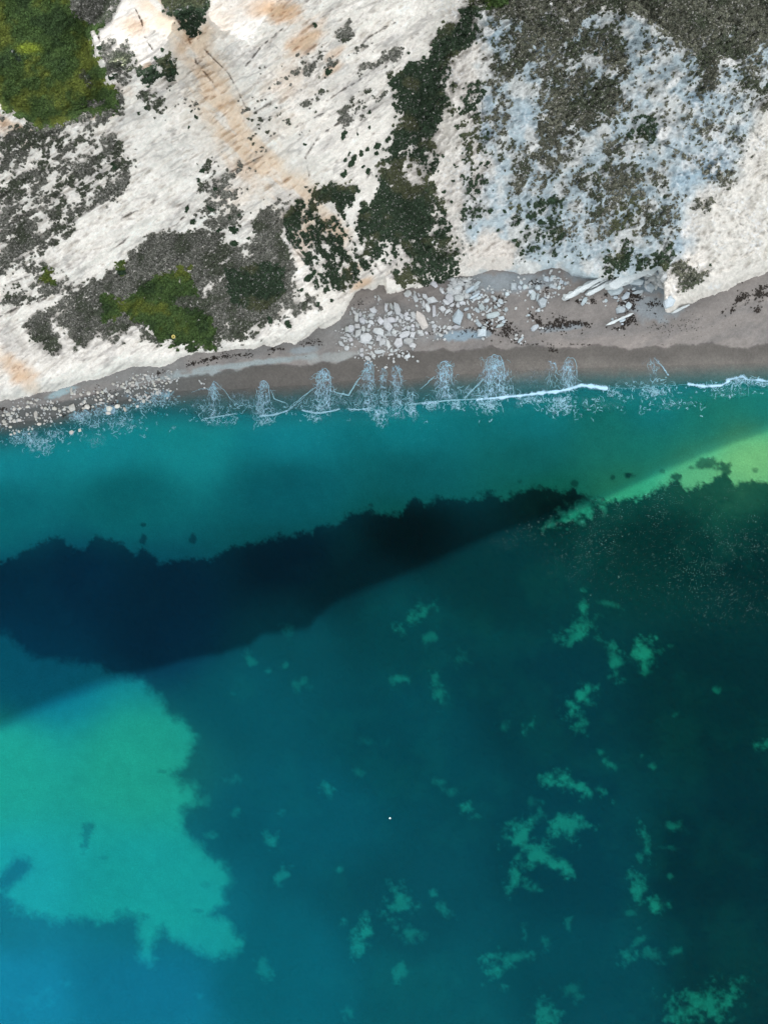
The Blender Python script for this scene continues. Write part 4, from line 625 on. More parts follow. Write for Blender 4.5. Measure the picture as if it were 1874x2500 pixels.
# ------------------------------------------------------------------ seaweed on the beach
WD = [([(1125,812),(1160,806),(1210,800)],26,4,.6),([(1045,812),(1070,806),(1100,812)],20,4,.7),([(1175,785),(1230,790),(1245,812)],110,12,1),([(1165,800),(1200,805)],60,6,1),([(1330,800),(1350,792),(1375,795)],90,8,.9),([(1375,792),(1400,788),(1440,792)],110,5,1),([(1350,782),(1372,780)],30,5,1),([(1290,762),(1300,775),(1312,785)],34,4,.7),([(1313,780),(1318,792)],30,4,.8),([(1376,728),(1386,730)],22,3,1),([(1400,735),(1425,738)],24,3,.8),([(1443,730),(1450,738)],20,4,.8),([(1470,718),(1478,718)],10,3,.8),([(1520,735),(1545,720),(1560,725)],90,9,1),([(1508,748),(1530,740),(1548,752)],70,6,1),([(1582,745),(1600,740)],40,6,.7),([(1516,795),(1535,785),(1545,775)],70,6,1),([(1500,802),(1520,798)],20,4,.8),([(1790,740),(1812,722),(1830,718)],60,5,.9),([(1840,715),(1874,722)],80,7,1),([(1850,705),(1870,700)],30,5,.9),([(1800,728),(1820,735)],30,4,.8),([(1845,752),(1850,758)],24,5,1),([(1785,755),(1790,758)],12,3,1),([(1760,762),(1770,760)],8,3,.8),([(455,893),(500,880),(530,872)],80,4,.8),([(530,872),(580,866),(620,864)],70,4,.5),([(655,852),(690,852)],24,3,.8),([(740,840),(780,832)],40,5,.5),([(1220,810),(1260,818)],60,8,.5),([(1085,730),(1100,735),(1130,775)],30,8,.5),([(1195,745),(1215,735),(1220,745)],24,6,.7),([(1210,722),(1230,735)],16,5,.7),([(1285,690),(1320,695)],24,6,.7),([(1335,700),(1330,712)],14,4,.8),([(200,985),(215,1000)],20,6,.5),([(270,988),(280,992)],16,5,.8),([(0,998),(18,1002)],14,4,.8),([(150,1013),(156,1016)],10,3,.9),([(230,950),(280,965)],40,10,.4),([(380,915),(400,905)],20,4,.5),([(1340,852),(1360,858)],24,4,.6),([(1245,830),(1275,838)],20,4,.5),([(1560,800),(1700,795)],70,16,.25),([(1620,742),(1624,748)],14,3,.9),([(1270,840),(1440,842)],30,3,.4),([(860,742),(900,735)],20,8,.3)]
xs, ys, ss_ = [], [], []
for L, n, sp, s in WD:
    a = np.array(L, float); n = int(n * 1.1); t = RS.uniform(0, len(a) - 1, n); i = np.minimum(t.astype(int), len(a) - 2); f = t - i
    cl = RS.standard_t(2.5, (n, 2)) * sp * .5 + np.stack([6 * np.sin(t * 9), 4 * np.sin(t * 13 + 1)], -1) * sp / 8
    xs.append(a[i, 0] * (1 - f) + a[i + 1, 0] * f + cl[:, 0]); ys.append(a[i, 1] * (1 - f) + a[i + 1, 1] * f + cl[:, 1]); ss_.append(np.full(n, .11 + .12 * s))
px, py, sz = map(np.concatenate, (xs, ys, ss_)); h = beach_h(px, py); wx, wy = world(px, py, h)
V, C = leaf_cloud(wx, wy, h, sz, sz * .5, np.tile([.022, .017, .013], (len(px), 1)), 4)
tag(mesh_np('seaweed', V, np.arange(len(V)).reshape(-1, 3), M_WEED, {'tint': C}, False, 3), 'dark brown seaweed wrack strewn in lines along the beach', 'seaweed', kind='stuff')

# ------------------------------------------------------------------ boulders
def crop(ox, oy, L, k=5.18): return [(ox + r[0] / k, oy + r[1] / k, r[2] / k, (r[3] if len(r) > 3 else r[2]) / k, r[4] if len(r) > 4 else 0) for r in L]
R1 = [(375,855,150,130,20),(650,690,165,95,-62),(540,775,140,90,-25),(870,815,150,90,20),(915,895,125,85,-10),(965,815,95,65,60),(580,905,105,75,40),(658,935,120,50,-75),(790,915,120,100,60),(965,950,90,60,-15),(335,630,90,75,-70),(285,790,130,75,50),(190,735,95,75,60),(140,745,70,60,80),(270,705,85,60,-20),(345,735,75,50,-80),(405,755,55,50,0),(470,505,95,65,-30),(445,565,70,45,10),(560,635,110,70,-65),(695,625,105,65,-5),(770,485,160,75,-70),(630,465,100,35,85),(700,455,85,40,-65),(680,540,80,45,40),(830,575,85,50,-60),(885,555,75,50,45),(905,605,80,50,-10),(975,565,100,55,-65),(1080,630,240,100,-60),(1105,430,100,40,-80),(1160,475,110,55,-65),(1240,515,165,50,-88),(1215,375,145,90,-15),(1120,325,80,50,-45),(1005,350,100,60,-70),(1045,305,50,40,-40),(905,290,95,70,40),(1430,350,120,90,-60),(1555,350,130,75,-10),(1540,220,100,60,20),(1440,270,80,55,-40),(1335,250,100,45,-65),(1225,150,160,70,-50),(1540,590,190,125,-85),(1350,485,75,60,0),(1410,515,90,40,45),(1465,440,55,40,20),(1390,400,90,45,-35),(1595,410,75,45,10),(1540,445,50,45,0),(1240,705,60,50,0),(1220,655,50,38,0),(1520,715,110,50,5),(1430,725,75,50,15),(1370,715,60,35,55),(1380,768,50,28,-10),(1325,820,65,40,-20),(1240,748,40,38,0),(1140,788,50,38,-15),(1065,780,75,60,10),(970,745,55,40,55),(915,725,70,55,30),(970,700,50,42,0),(1030,690,65,45,20),(670,800,70,50,-60),(605,840,60,40,-20),(540,855,70,65,80),(740,780,55,45,10),(755,820,50,38,0),(545,1025,140,50,0),(430,970,55,38,-40),(325,1010,60,45,70),(325,1070,55,40,-20),(400,1110,75,50,-20),(475,1080,55,50,0),(455,1047,40,30,0),(440,915,75,32,10),(185,875,60,45,20),(155,820,85,35,-35),(90,850,80,25,-10),(60,920,75,45,-50),(135,980,65,55,0),(905,1085,75,50,30),(845,1048,40,25,-30),(795,1080,50,45,0),(630,1225,45,30,20),(700,1010,45,35,90),(755,1010,55,30,25),(700,1062,45,22,0),(540,355,70,35,90),(260,590,120,50,85),(235,530,60,30,-50),(305,550,65,45,90),(345,530,30,25,0),(420,700,60,35,60),(445,655,75,50,-35),(385,645,50,35,-70),(810,640,70,45,-60),(770,610,80,40,65),(750,690,55,40,0),(870,730,60,25,55),(960,630,60,35,10),(450,600,50,35,0),(355,585,60,30,80)]
R2 = [(895,205,90,85,80),(975,215,60,50,-60),(1040,207,60,50,20),(990,155,50,40,-60),(1100,205,50,35,-80),(1200,215,65,60,0),(1115,270,60,50,10),(1145,315,105,70,80),(1200,335,105,38,78),(1260,405,120,105,-60),(1300,340,35,30,0),(1210,507,50,32,-10),(815,300,55,45,-40),(850,275,40,22,0),(630,278,38,30,0),(735,395,70,55,-30),(800,495,55,48,90),(555,380,75,50,25),(655,355,60,45,-40),(490,465,85,70,-60),(435,500,80,40,-45),(560,470,65,30,80),(590,505,80,25,45),(670,465,50,35,0),(705,440,45,35,-30),(635,565,165,75,15),(745,605,75,55,15),(770,648,45,35,0),(725,697,100,38,20),(460,680,90,55,-45),(515,725,50,45,0),(505,790,145,95,20),(335,580,75,50,-75),(435,632,40,30,0),(625,672,38,28,30),(560,660,28,25,0),(1165,725,110,60,30),(985,875,95,35,45),(1085,565,40,28,15),(1310,110,80,60,-55),(1370,110,60,45,40),(1390,200,90,40,-20),(1470,215,55,45,80),(1500,145,60,45,-20),(1420,280,35,30,0),(1550,165,45,45,0),(1390,72,50,25,0),(1460,95,40,30,0),(400,360,60,40,50),(460,345,60,40,30),(420,290,110,40,25),(400,230,120,45,30),(430,175,110,45,40),(490,310,40,30,0),(300,490,70,35,20)]
R3 = [(740,455,190,110,20),(1000,355,190,80,-5),(1175,425,110,105,0),(1020,480,140,45,10),(865,530,110,75,55),(800,705,120,90,10),(895,650,85,78,-30),(340,595,110,55,60),(735,550,60,35,0),(820,840,80,36,20),(820,885,32,22,0),(695,825,35,32,0),(615,590,50,35,-80),(765,590,35,20,20),(1280,245,60,50,0),(1220,310,60,45,-20),(1300,320,50,40,0),(1150,275,60,40,30),(1410,610,150,110,60),(1240,350,40,30,0),(965,440,40,28,0)]
R4 = [(690,503,55,50),(910,490,100,80,80),(1100,480,60,58),(1055,500,40,30),(865,540,32,25),(820,485,35,28),(815,512,35,30),(755,532,35,35),(575,500,40,35),(600,512,28,25),(530,490,32,32),(450,570,100,45,85),(500,625,28,25),(525,588,25,22),(455,640,35,22,-50),(495,700,60,38,20),(570,657,30,20),(595,675,14,14),(245,650,55,40),(290,655,30,18),(180,662,45,42),(132,668,34,32),(105,578,55,48),(50,665,50,40),(65,698,65,38),(130,738,40,28,10),(138,832,40,28),(185,817,36,34),(240,795,42,30,-60),(145,798,18,14),(390,795,32,18,15),(905,805,68,50,25),(1010,780,45,45),(980,670,30,22),(1380,505,80,65,-30),(1485,475,65,50,20),(1580,515,60,35,-70),(1370,560,60,40),(705,880,25,20),(885,880,25,20),(740,775,14,14),(355,420,38,36,80),(395,430,40,34),(460,395,40,35),(440,445,40,30),(350,480,50,30,20),(225,465,28,20),(345,580,40,30,50),(220,595,28,24),(135,625,40,34),(180,510,50,34,40),(250,500,40,34),(160,560,60,34,-20),(40,590,34,30),(60,550,34,28),(900,265,60,32,70),(910,310,44,30,-70),(1025,325,44,40),(1120,310,52,42,50),(940,320,34,28),(1070,415,60,26,85),(1030,445,40,30),(1175,480,34,24,30),(1235,300,30,30),(1295,297,50,32,-70),(1240,355,32,26,-40),(1210,395,44,26,-45),(1270,435,36,30),(1275,392,40,26),(1415,348,40,24,30),(1380,375,40,20,50),(1360,412,26,24),(1470,322,32,22),(1385,322,26,26),(1430,190,36,34),(1490,210,40,22,75),(1560,190,30,26),(1615,280,50,34,30),(1550,222,40,28,-30),(1640,185,34,30),(1580,245,30,24),(270,410,18,16),(645,425,32,20,60),(670,435,28,20,-50),(725,410,22,20),(640,520,24,16,40),(740,575,18,14),(768,588,34,28)]
R5 = [(435,310,60,38,5),(435,275,45,25),(300,325,45,36,30),(370,382,44,38),(488,290,24,24),(595,180,45,28),(490,185,50,18),(565,232,36,24),(440,220,36,22,-70),(465,238,30,26,60),(545,345,30,26),(598,338,30,22,-30),(510,343,20,14),(725,362,52,28,-15),(742,398,30,20),(785,378,20,10,90),(675,357,24,18),(698,293,30,26),(712,318,28,22),(690,262,36,24,-30),(765,240,42,28,20),(808,278,34,22,20),(862,288,30,26),(895,265,26,22),(935,252,26,20,90),(880,225,30,26),(925,205,22,22),(850,200,40,14),(925,140,34,22,-70),(930,165,20,20),(790,422,24,18),(890,357,18,16),(910,385,38,26,30),(600,438,50,26,-60),(635,460,50,18,50),(572,515,48,42,80),(655,525,36,26),(488,438,32,30),(518,468,22,20),(505,492,28,20),(540,487,28,22),(573,462,24,12,90),(415,460,28,20,-40),(400,500,34,28),(495,580,40,30,20),(785,676,30,18),(430,775,70,36,85),(605,495,24,18),(530,222,18,14),(610,222,22,18),(640,210,18,16),(660,240,22,18),(730,240,26,20),(998,295,12,12),(1298,278,14,10)]
ROCKS = [r + (z,) for z, L in (('c', crop(820, 660, R1)), ('r', crop(1080, 660, R2)), ('s', crop(1360, 620, R3)), ('l', crop(0, 900, R4)), ('m', crop(240, 880, R5))) for r in L]
ROCKS.sort(key=lambda r: -r[2] * r[3])
def rock_mesh(name, L, W, H, seed, tint, flat=False):
    rr = random.Random(seed); bm = bmesh.new(); n = rr.randint(4, 6); ph = rr.random() * 6.28
    for lev, sc_, z in ((0, .96, -.5), (1, 1.0, .0), (2, .88, .42)):
        for i in range(n):
            a = ph + (i + rr.uniform(-.26, .26)) * 2 * math.pi / n
            r = sc_ * rr.uniform(.88, 1.12)
            # superellipse gives blocky outlines
            e_ = 2.6; q = (abs(math.cos(a)) ** e_ + abs(math.sin(a)) ** e_) ** (-1 / e_)
            bm.verts.new((math.cos(a) * q * r * L / 2, math.sin(a) * q * r * W / 2, (z + rr.uniform(-.1, .1)) * H))
    bm.verts.new((rr.uniform(-.2, .2) * L, rr.uniform(-.2, .2) * W, .5 * H))
    res = bmesh.ops.convex_hull(bm, input=bm.verts)
    junk = [v for v in bm.verts if not v.link_faces]; bmesh.ops.delete(bm, geom=junk, context='VERTS')
    b = min(L, W, H) * .05
    bmesh.ops.recalc_face_normals(bm, faces=bm.faces)
    me = bpy.data.meshes.new(name); bm.to_mesh(me); bm.free()
    C = np.tile(np.array(tint), (len(me.vertices), 1)); co = np.zeros(len(me.vertices) * 3); me.vertices.foreach_get('co', co); co = co.reshape(-1, 3)
    st = ss(.5, .8, vn(co[:, 0] * 1.1 + seed, co[:, 1] * 1.1, 5)); C = C * (1 - .10 * st[:, None])
    set_attr(me, 'tint', C); me.materials.append(M_ROCK); return me
LAND = [(892,825,'the largest round boulder'),(1028,782,'the tapering orange stained boulder'),(1117,774,'the big square bluish boulder'),(1054,732,'the broad grey boulder in the pile'),(1177,812,'the pale triangular block above the wet sand'),(1202,769,'the white block by dark seaweed'),(1323,738,'the squarish block right of the rockfall'),(1253,700,'the round boulder at the cliff foot'),(1345,690,'the small rock heap under the bluish cliff'),(1503,708,'the thick layered ledge block'),(1514,756,'the block above the thin slab'),(1587,702,'the round rock in the cove'),(1305,800,'the lone pinkish rock by seaweed'),(988,832,'the grey streaked boulder'),(176,995,'the biggest shoreline boulder on the left'),(266,997,'the white boulder washed by foam'),(20,1032,'the cluster at the left picture edge'),(200,960,'the packed stones under the white cliff'),(350,995,'the pale stones at the foam edge'),(320,940,'the stone scatter midway along the left shore'),(405,930,'the last stones before the open sand'),(87,1010,'the tall rock on the left shore'),(850,740,'the sandy alcove in the cliff foot'),(175,1055,'the pale boulder lying under the water')]
def dirword(dx, dy):
    a = math.degrees(math.atan2(-dy, dx)) % 360
    return ['right of','above right of','above','above left of','left of','below left of','below','below right of'][int(((a + 22.5) % 360) // 45)]
def describe(px, py, L, W, i):
    size = 'huge' if L > 30 else 'large' if L > 20 else 'medium' if L > 12 else 'small' if L > 7 else 'tiny'
    ar = L / max(W, .1); shp = 'long narrow' if ar > 2 else 'elongated' if ar > 1.45 else 'blocky' if i % 2 else 'rounded'
    best = min(LAND, key=lambda l: (l[0] - px) ** 2 + (l[1] - py) ** 2); d = math.hypot(best[0] - px, best[1] - py)
    if d < 6 and L > 14: return ('%s %s rock in the middle of %s' % (size, shp, best[2])) if any(k_ in best[2] for k_ in ('cluster', 'stones', 'heap', 'scatter', 'alcove')) else '%s pale rock, %s' % (size, best[2])
    return '%s %s rock %s%s %s' % (size, shp, 'close ' if d < 22 else '', dirword(px - best[0], py - best[1]), best[2])
# a heap supports itself: rocks in a crowd sit a little higher
placed = []
recs = []
NI = 292
small_v, small_f, small_c, off = [], [], [], 0
def add_small(me, loc, rot):
    global off
    n = len(me.vertices); co = np.zeros(n * 3); me.vertices.foreach_get('co', co); co = co.reshape(-1, 3)
    c_, s_2 = math.cos(rot), math.sin(rot); co = np.stack([co[:, 0] * c_ - co[:, 1] * s_2, co[:, 0] * s_2 + co[:, 1] * c_, co[:, 2]], -1) + np.array(loc)
    tri = []
    me.calc_loop_triangles(); t = np.zeros(len(me.loop_triangles) * 3, np.int32); me.loop_triangles.foreach_get('vertices', t)
    small_v.append(co); small_f.append(t.reshape(-1, 3) + off); off += n
def ground(px, py): 
    x = np.array([px], float); y = np.array([py], float); return float(max(beach_h(x, y)[0], cliff_h(x, y)[0] if py < line(TOE, px) + 2 else -9))
for i, (px, py, L, W, ang, zone) in enumerate(ROCKS):
    Lm, Wm = L * S * 1.08, W * S * 1.08; Hm = min(Lm, Wm) * random.uniform(.65, .95)
    base = {'c': (.50, .525, .53), 'r': (.46, .525, .55), 's': (.46, .53, .56), 'l': (.60, .59, .54), 'm': (.60, .59, .54)}[zone]
    v = random.uniform(.80, 1.10); tint = tuple(b * v * random.uniform(.98, 1.02) for b in base)
    if abs(px - 1028.5) < 2 and L > 40: tint = (.56, .53, .49)
    if abs(px - 1117) < 2 and L > 30: tint = (.42, .50, .54)
    g = ground(px, py); z = g + Hm * .18
    near = sum(1 for q in placed if math.hypot(q[0] - px, q[1] - py) < (q[2] + L) * .42)
    z += .22 * min(near, 2) * Hm
    if py > line(WLINE, px) + 20: z = min(z, -.12 * Hm if zone in 'lm' and py > line(CREST, px) + 5 else z)
    placed.append((px, py, L))
    me = rock_mesh('rock', Lm, Wm, Hm, 1000 + i, tint); wx, wy = world(px, py, max(z, 0))
    if i < NI:
        o = bpy.data.objects.new('boulder' if L > 12 else 'rock', me); COL.objects.link(o); o.location = (wx, wy, z); o.rotation_euler = (random.uniform(-.12, .12), random.uniform(-.12, .12), math.radians(ang))
        recs.append([o, describe(px, py, L, W, i), px, py, zone])
    else: add_small(me, (wx, wy, z), math.radians(ang)); bpy.data.meshes.remove(me)
groups = {}
for r in recs:
    if len(r[1].split()) > 12: r[1] = r[1].replace('rock close ', 'rock ').replace(' in the pile', '').replace('under the bluish cliff', 'by the cliff')
for r in recs: groups.setdefault(r[1], []).append(r)
ORD = ['leftmost', 'second from left', 'third from left', 'fourth from left', 'fifth from left', 'sixth from left', 'seventh from left', 'eighth from left', 'ninth from left', 'tenth from left', 'eleventh from left', 'twelfth from left', 'thirteenth from left']
for lab, L in groups.items():
    L.sort(key=lambda r: r[2])
    for j, r in enumerate(L):
        lab = lab.replace(' itself', '') if len(lab.split()) > 13 else lab
        r[0]['label'] = lab if len(L) == 1 else '%s, %s' % (lab, 'rightmost' if j == len(L) - 1 else ORD[min(j, 12)])
        r[0]['category'] = 'boulder' if r[0].name.startswith('boulder') else 'rock'
        r[0]['group'] = 'fallen chalk boulders in the central rockfall' if r[4] in 'cr' else 'blocks in the cove on the right' if r[4] == 's' else 'white stones along the left shoreline'
# rubble between the boulders
protos = [rock_mesh('p', 1, .75, .6, 50 + k, (.6, .6, .58)) for k in range(8)]
def rubble(n, fx, fy, smin, smax):
    for _ in range(n):
        px, py = fx(), fy()
        if callable(py): py = py(px)
        me = protos[random.randrange(8)]; k = random.uniform(smin, smax) * random.choice((1, 1, 1.5)); g = ground(px, py)
        m2 = me.copy(); co = np.zeros(len(m2.vertices) * 3); m2.vertices.foreach_get('co', co); m2.vertices.foreach_set('co', co * k)
        z = g + .12 * k; wx, wy = world(px, py, max(z, 0)); add_small(m2, (wx, wy, z), random.uniform(0, 6.28)); bpy.data.meshes.remove(m2)
R = random
def near_rock(zs, sp):
    L = [r for r in ROCKS if r[5] in zs]
    def f():
        r = R.choice(L); f.y = r[1] + R.gauss(0, sp); return r[0] + R.gauss(0, sp * 1.3)
    return f, (lambda: (lambda px: f.y))
fx, fy = near_rock('c', 9); rubble(560, fx, fy, .16, .42)
fx, fy = near_rock('r', 9); rubble(240, fx, fy, .2, .5)
fx, fy = near_rock('lm', 7); rubble(520, fx, fy, .14, .36)
fx, fy = near_rock('s', 8); rubble(70, fx, fy, .2, .4)
rubble(90, lambda: R.gauss(1640, 0) if False else R.uniform(1575, 1622), lambda: R.uniform(662, 700), .3, .8)
rubble(110, lambda: R.uniform(1095, 1150), lambda: R.uniform(675, 725), .3, .8)
V = np.vstack(small_v); Fm = np.vstack(small_f)
tag(mesh_np('rock_rubble', V, Fm, M_ROCK, {'tint': np.tile([.42, .44, .435], (len(V), 1)) * (.85 + .3 * vn(V[:, 0] * 2, V[:, 1] * 2, 3))[:, None]}, False, 3), 'small white chalk rubble and pebbles packed between the fallen boulders', 'rubble', kind='stuff')

# bedded chalk slabs sticking out of the cliff foot
def slab(px, py, L, W, H, ang, label, seed, tilt=.12, lay=3, tint=(.58, .63, .63)):
    rr = random.Random(seed); Lm, Wm = L * S, W * S; bm = bmesh.new()
    for k in range(lay):
        z0 = -H * .6 + k * H / lay; n = max(5, int(L / 8)); sh_ = rr.uniform(-.02, .02) * Lm
        top = []; w_off = (lay - 1 - k) * -.10 * Wm
        ring = []
        for i in range(n + 1): ring.append((-Lm / 2 + Lm * i / n + sh_ + rr.uniform(-.02, .02) * Lm, -Wm / 2 * rr.uniform(.45, 1.1) * (.4 if i in (0, n) else 1)))
        for i in range(n, -1, -1): ring.append((-Lm / 2 + Lm * i / n + sh_ + rr.uniform(-.01, .01) * Lm, Wm / 2 * rr.uniform(.5, 1.1) * (.4 if i in (0, n) else 1) * (1 - .25 * k)))
        lo = [bm.verts.new((x, y, z0)) for x, y in ring]; hi = [bm.verts.new((x * .985, y * .96, z0 + H / lay * .93)) for x, y in ring]
        m_ = len(ring); bm.faces.new(hi); bm.faces.new(lo[::-1])
        for i in range(m_): bm.faces.new((lo[i], lo[(i + 1) % m_], hi[(i + 1) % m_], hi[i]))
    me = bpy.data.meshes.new('rock_slab'); bmesh.ops.recalc_face_normals(bm, faces=bm.faces); bm.to_mesh(me); bm.free()
    set_attr(me, 'tint', np.tile(np.array(tint), (len(me.vertices), 1))); me.materials.append(M_ROCK)
    o = bpy.data.objects.new('rock_slab', me); COL.objects.link(o); g = float(beach_h(np.array([float(px)]), np.array([float(py)]))[0]) + H * .45
    wx, wy = world(px, py, g); o.location = (wx, wy, g); o.rotation_euler = (0, -tilt, math.radians(ang)) if False else (tilt, 0, math.radians(ang))
    return tag(o, label, 'rock slab', 'bedded chalk slabs in the right hand cove')
q = lambda x, y: (1360 + x / 5.18, 620 + y / 5.18)
slab(*q(370, 405), 122, 17, 1.8, 28.5, 'longest straight white slab slanting out of the bluish cliff foot', 1)
slab(*q(520, 425), 68, 15, 1.4, 29, 'shorter white slab tucked below the longest slanting slab', 2)
slab(*q(800, 325), 70, 32, 2.8, 25, 'thick layered white ledge above the rounded block', 3)
slab(*q(1050, 235), 76, 30, 2.6, 17, 'broad pale ledge running right under the green scrub', 4)
slab(*q(560, 355), 66, 5, 1.2, 29, 'thin upper bed of rock behind the longest slanting slab', 5)
slab(*q(785, 825), 70, 7, .8, 24, 'thin isolated white slab lying on open sand over seaweed', 6, lay=2)
slab(*q(1560, 690), 44, 9, 1.0, 25, 'pale slab edging the tip of the rock point', 7, lay=2)
slab(1146, 706, 24, 12, 1.0, 40, 'tilted bluish layered slab at the right end of the rockfall top', 8, lay=4, tint=(.46, .55, .60))
slab(1158, 722, 26, 9, .9, 30, 'lower bluish layered slab beside the rockfall', 9, lay=4, tint=(.46, .55, .60))

# ------------------------------------------------------------------ shrubs standing alone on bare chalk
def shrub_mesh(seed, n=260):
    rr = np.random.RandomState(seed); pts = []
    lob = rr.uniform(-.55, .55, (5, 2)); lr = rr.uniform(.35, .6, 5)
    i = rr.randint(0, 5, n); a = rr.uniform(0, 6.28, n); r = np.sqrt(rr.uniform(0, 1, n)) * lr[i]
    x = lob[i, 0] + np.cos(a) * r; y = lob[i, 1] + np.sin(a) * r; z = .25 + .55 * np.sqrt(np.clip(1 - (r / lr[i]) ** 2, 0, 1)) * rr.uniform(.6, 1.1, n)
    P = np.zeros((n, 3, 3)); th = rr.uniform(0, 6.28, n)
    for j in range(3):
        an = th + j * 2.1; ls = rr.uniform(.09, .2, n); P[:, j] = np.stack([x + np.cos(an) * ls, y + np.sin(an) * ls, z + rr.uniform(-.1, .1, n)], -1)
    V = P.reshape(-1, 3); C = np.repeat(np.array([.026, .050, .026])[None] * rr.uniform(.5, 1.6, n)[:, None], 3, axis=0)
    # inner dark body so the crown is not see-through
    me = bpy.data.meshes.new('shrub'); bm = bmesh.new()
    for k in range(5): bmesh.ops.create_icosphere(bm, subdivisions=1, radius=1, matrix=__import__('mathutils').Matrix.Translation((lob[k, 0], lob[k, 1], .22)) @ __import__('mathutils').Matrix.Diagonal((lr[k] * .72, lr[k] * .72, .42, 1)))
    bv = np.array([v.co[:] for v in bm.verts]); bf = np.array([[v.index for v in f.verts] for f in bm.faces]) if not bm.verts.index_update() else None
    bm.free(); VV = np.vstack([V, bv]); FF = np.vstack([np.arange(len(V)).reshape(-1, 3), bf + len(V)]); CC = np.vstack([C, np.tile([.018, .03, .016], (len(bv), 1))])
    o = mesh_np('shrub', VV, FF, M_LEAF, {'tint': CC}, False, 3); return o
SHR = [(840,334,9),(901,273,4),(900,311,4),(800,176,8),(769,62,4),(873,327,4),(946,340,8),(919,355,9),(896,365,6),(881,375,6),(852,378,5),(842,388,6),(865,390,8),(917,375,7),(744,353,3),(1180,222,7),(1124,276,5),(1121,265,4),(1147,266,6),(1137,243,4),(1122,332,3),(357,261,7),(338,274,4),(405,147,8),(413,162,7),(413,178,9),(479,286,4),(469,270,4),(396,123,4),(380,143,3),(284,181,6),(274,189,6),(245,116,4),(857,403,9),(840,426,8),(886,409,5),(898,420,8),(877,515,7),(786,546,8),(726,494,5),(740,502,6),(753,633,5),(753,683,10),(765,668,10),(734,707,7),(1083,467,5),(1106,441,4),(774,741,6),(809,733,6),(703,792,8),(657,779,10),(1292,529,9),(1319,538,9),(1348,542,5),(1350,488,11),(1346,569,3),(1396,642,4),(1321,513,5),(1276,613,5),(1296,610,5),(1255,585,6),(1732,646,4),(1639,600,6),(1271,536,5),(1485,612,5),(455,511,7),(473,538,9),(517,509,8),(575,561,12),(575,592,9),(535,559,8),(527,461,5),(299,660,11),(606,581,5),(566,530,5),(583,521,5),(1454,131,6),(1794,172,5),(1871,208,8),(1165,467,6),(1148,507,6),(1196,515,7),(1232,516,5),(1148,555,5),(1182,445,4),(1098,545,4),(1215,560,6),(1103,493,4),(1080,510,4),(1170,300,3),(1130,215,3),(486,440,5),(495,415,6),(560,470,4),(280,405,6),(460,310,3),(675,262,3),(1148,600,4),(1268,590,4),(1850,150,6),(1880,170,5),(1620,480,5),(1530,530,5),(1560,520,4)]
SHR = [s for s in SHR if s[0] < 1900]
protoS = [shrub_mesh(400 + k) for k in range(5)]; used = set()
ZN = [((0,0,520,300),'under the clifftop grass'),((520,0,960,250),'on the upper white chalk face'),((700,250,960,440),'left of the dark green gully'),((1080,0,1240,420),'on the chalk rib right of the gully'),((1060,420,1240,640),'on the pale slope right of the gully foot'),((420,400,640,620),'above the grassy shelf'),((260,620,330,700),'at the upper edge of the grassy shelf'),((640,440,900,620),'in the ravine foot'),((640,620,900,820),'on the low chalk face above the beach'),((1240,440,1420,660),'on the bluish chalk above the small rock heap'),((1420,440,1900,700),'above the right hand cove'),((1400,0,1900,260),'among the upper right scrub'),((0,300,1900,700),'on the left chalk slope')]
srec = []
for i, (px, py, r) in enumerate(SHR):
    k = i % 5; src = protoS[k]
    if k in used: o = src.copy(); COL.objects.link(o)
    else: o = src; used.add(k)
    h = float(cliff_h(np.array([float(px)]), np.array([float(py)]))[0]); wx, wy = world(px, py, h); s = r * S * 1.15
    o.location = (wx, wy, h + .02); o.scale = (s, s * random.uniform(.75, 1.15), s * random.uniform(.7, 1.0)); o.rotation_euler = (0, 0, random.uniform(0, 6.28))
    z = next((n_ for (a, b, c_, d), n_ in ZN if a <= px <= c_ and b <= py <= d), 'on the bare chalk face')
    sw = 'large' if r >= 9 else 'medium' if r >= 6 else 'small' if r >= 4 else 'tiny'
    srec.append((o, '%s dark green shrub %s' % (sw, z), px, py))
g2 = {}
for r in srec: g2.setdefault(r[1], []).append(r)
for lab, L in g2.items():
    L.sort(key=lambda r: r[2])
    for j, r in enumerate(L): tag(r[0], lab if len(L) == 1 else '%s, %s' % (lab, 'rightmost' if j == len(L) - 1 else ORD[min(j, 12)]), 'shrub', 'shrubs dotted over the bare chalk')

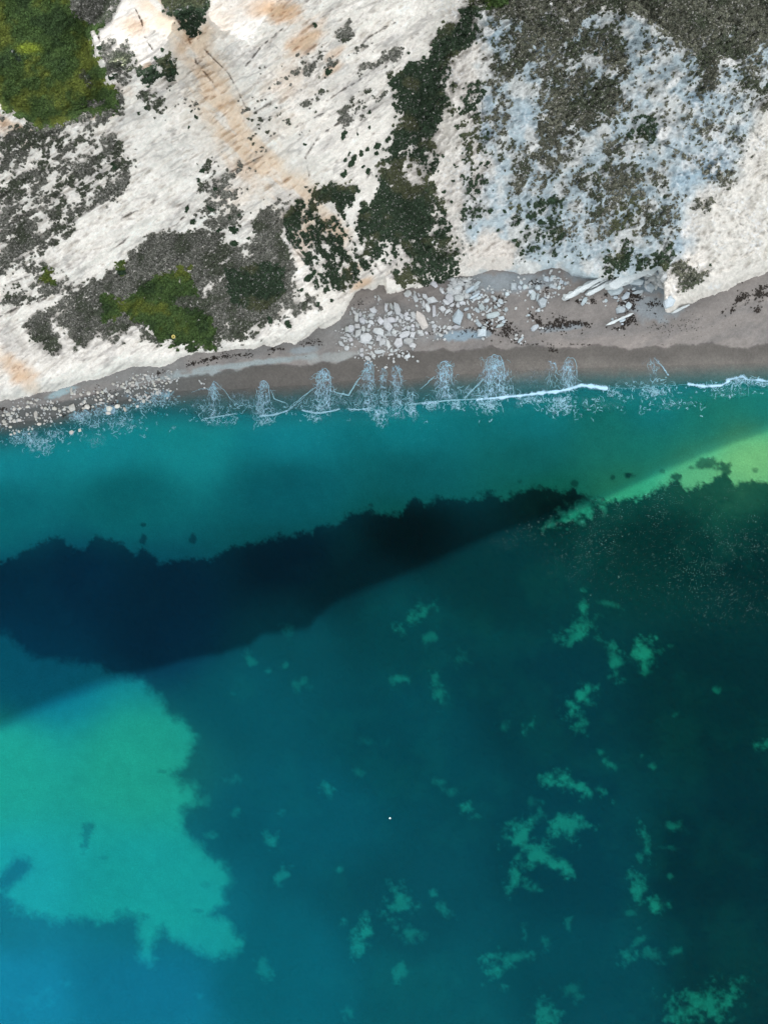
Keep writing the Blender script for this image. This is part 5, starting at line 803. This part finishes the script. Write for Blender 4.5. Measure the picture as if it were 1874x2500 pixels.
# ------------------------------------------------------------------ small finds: yellow tub on the grass, white buoy at sea
def plain(name, col, rough=.5):
    m, t, o = new_mat(name); b = N(t, 'ShaderNodeBsdfPrincipled'); b.inputs['Roughness'].default_value = rough
    n, r = noise_var(t, 8, .85, 1.1); mu = N(t, 'ShaderNodeVectorMath', operation='MULTIPLY'); mu.inputs[0].default_value = col; t.links.new(r.outputs[0], mu.inputs[1]); t.links.new(mu.outputs[0], b.inputs['Base Color']); t.links.new(b.outputs[0], o.inputs[0]); return m
def lathe(name, prof, mat, n=24, parent=None):
    a = np.linspace(0, 2 * math.pi, n, endpoint=False); V = [(r * math.cos(t), r * math.sin(t), z) for r, z in prof for t in a]
    F = [[i * n + j, i * n + (j + 1) % n, (i + 1) * n + (j + 1) % n, (i + 1) * n + j] for i in range(len(prof) - 1) for j in range(n)]
    o = mesh_np(name, V, F, mat); o.parent = parent; return o
m_y = plain('yellow_plastic', (.72, .62, .20)); m_w = plain('white_plastic', (.85, .85, .85)); m_k = plain('dark_fitting', (.05, .05, .05))
px, py = 423.5, 822.5; h = float(cliff_h(np.array([px]), np.array([py]))[0]); wx, wy = world(px, py, h)
tub = bpy.data.objects.new('yellow_tub', None); COL.objects.link(tub); tub.location = (wx, wy, h + .3); tub.rotation_euler = (.35, .25, .5); tub.scale = (.8, .8, .8)
tag(tub, 'pale yellow hollow tub lying on the green grassy shelf', 'tub')
lathe('shell', [(.02, 0), (.24, 0), (.30, .35), (.34, .36), (.34, .40), (.25, .40), (.22, .06), (.02, .05)], m_y, parent=tub)
lathe('rim', [(.335, .40), (.37, .41), (.37, .45), (.30, .45), (.29, .41)], m_y, parent=tub)
bu = bpy.data.objects.new('buoy', None); COL.objects.link(bu); bu.location = ((951.5 - 937) * S, (1250 - 1998.5) * S, 0)
tag(bu, 'tiny round white buoy alone on the deep blue green water', 'buoy')
bu.scale = (.75, .75, .75)
lathe('float', [(.01, -.15), (.10, -.12), (.14, 0), (.14, .05), (.10, .14), (.04, .18), (.01, .18)], m_w, parent=bu)
lathe('ring', [(.01, .18), (.03, .18), (.03, .24), (.01, .24)], m_k, 10, parent=bu)
print('objects', len(COL.objects))
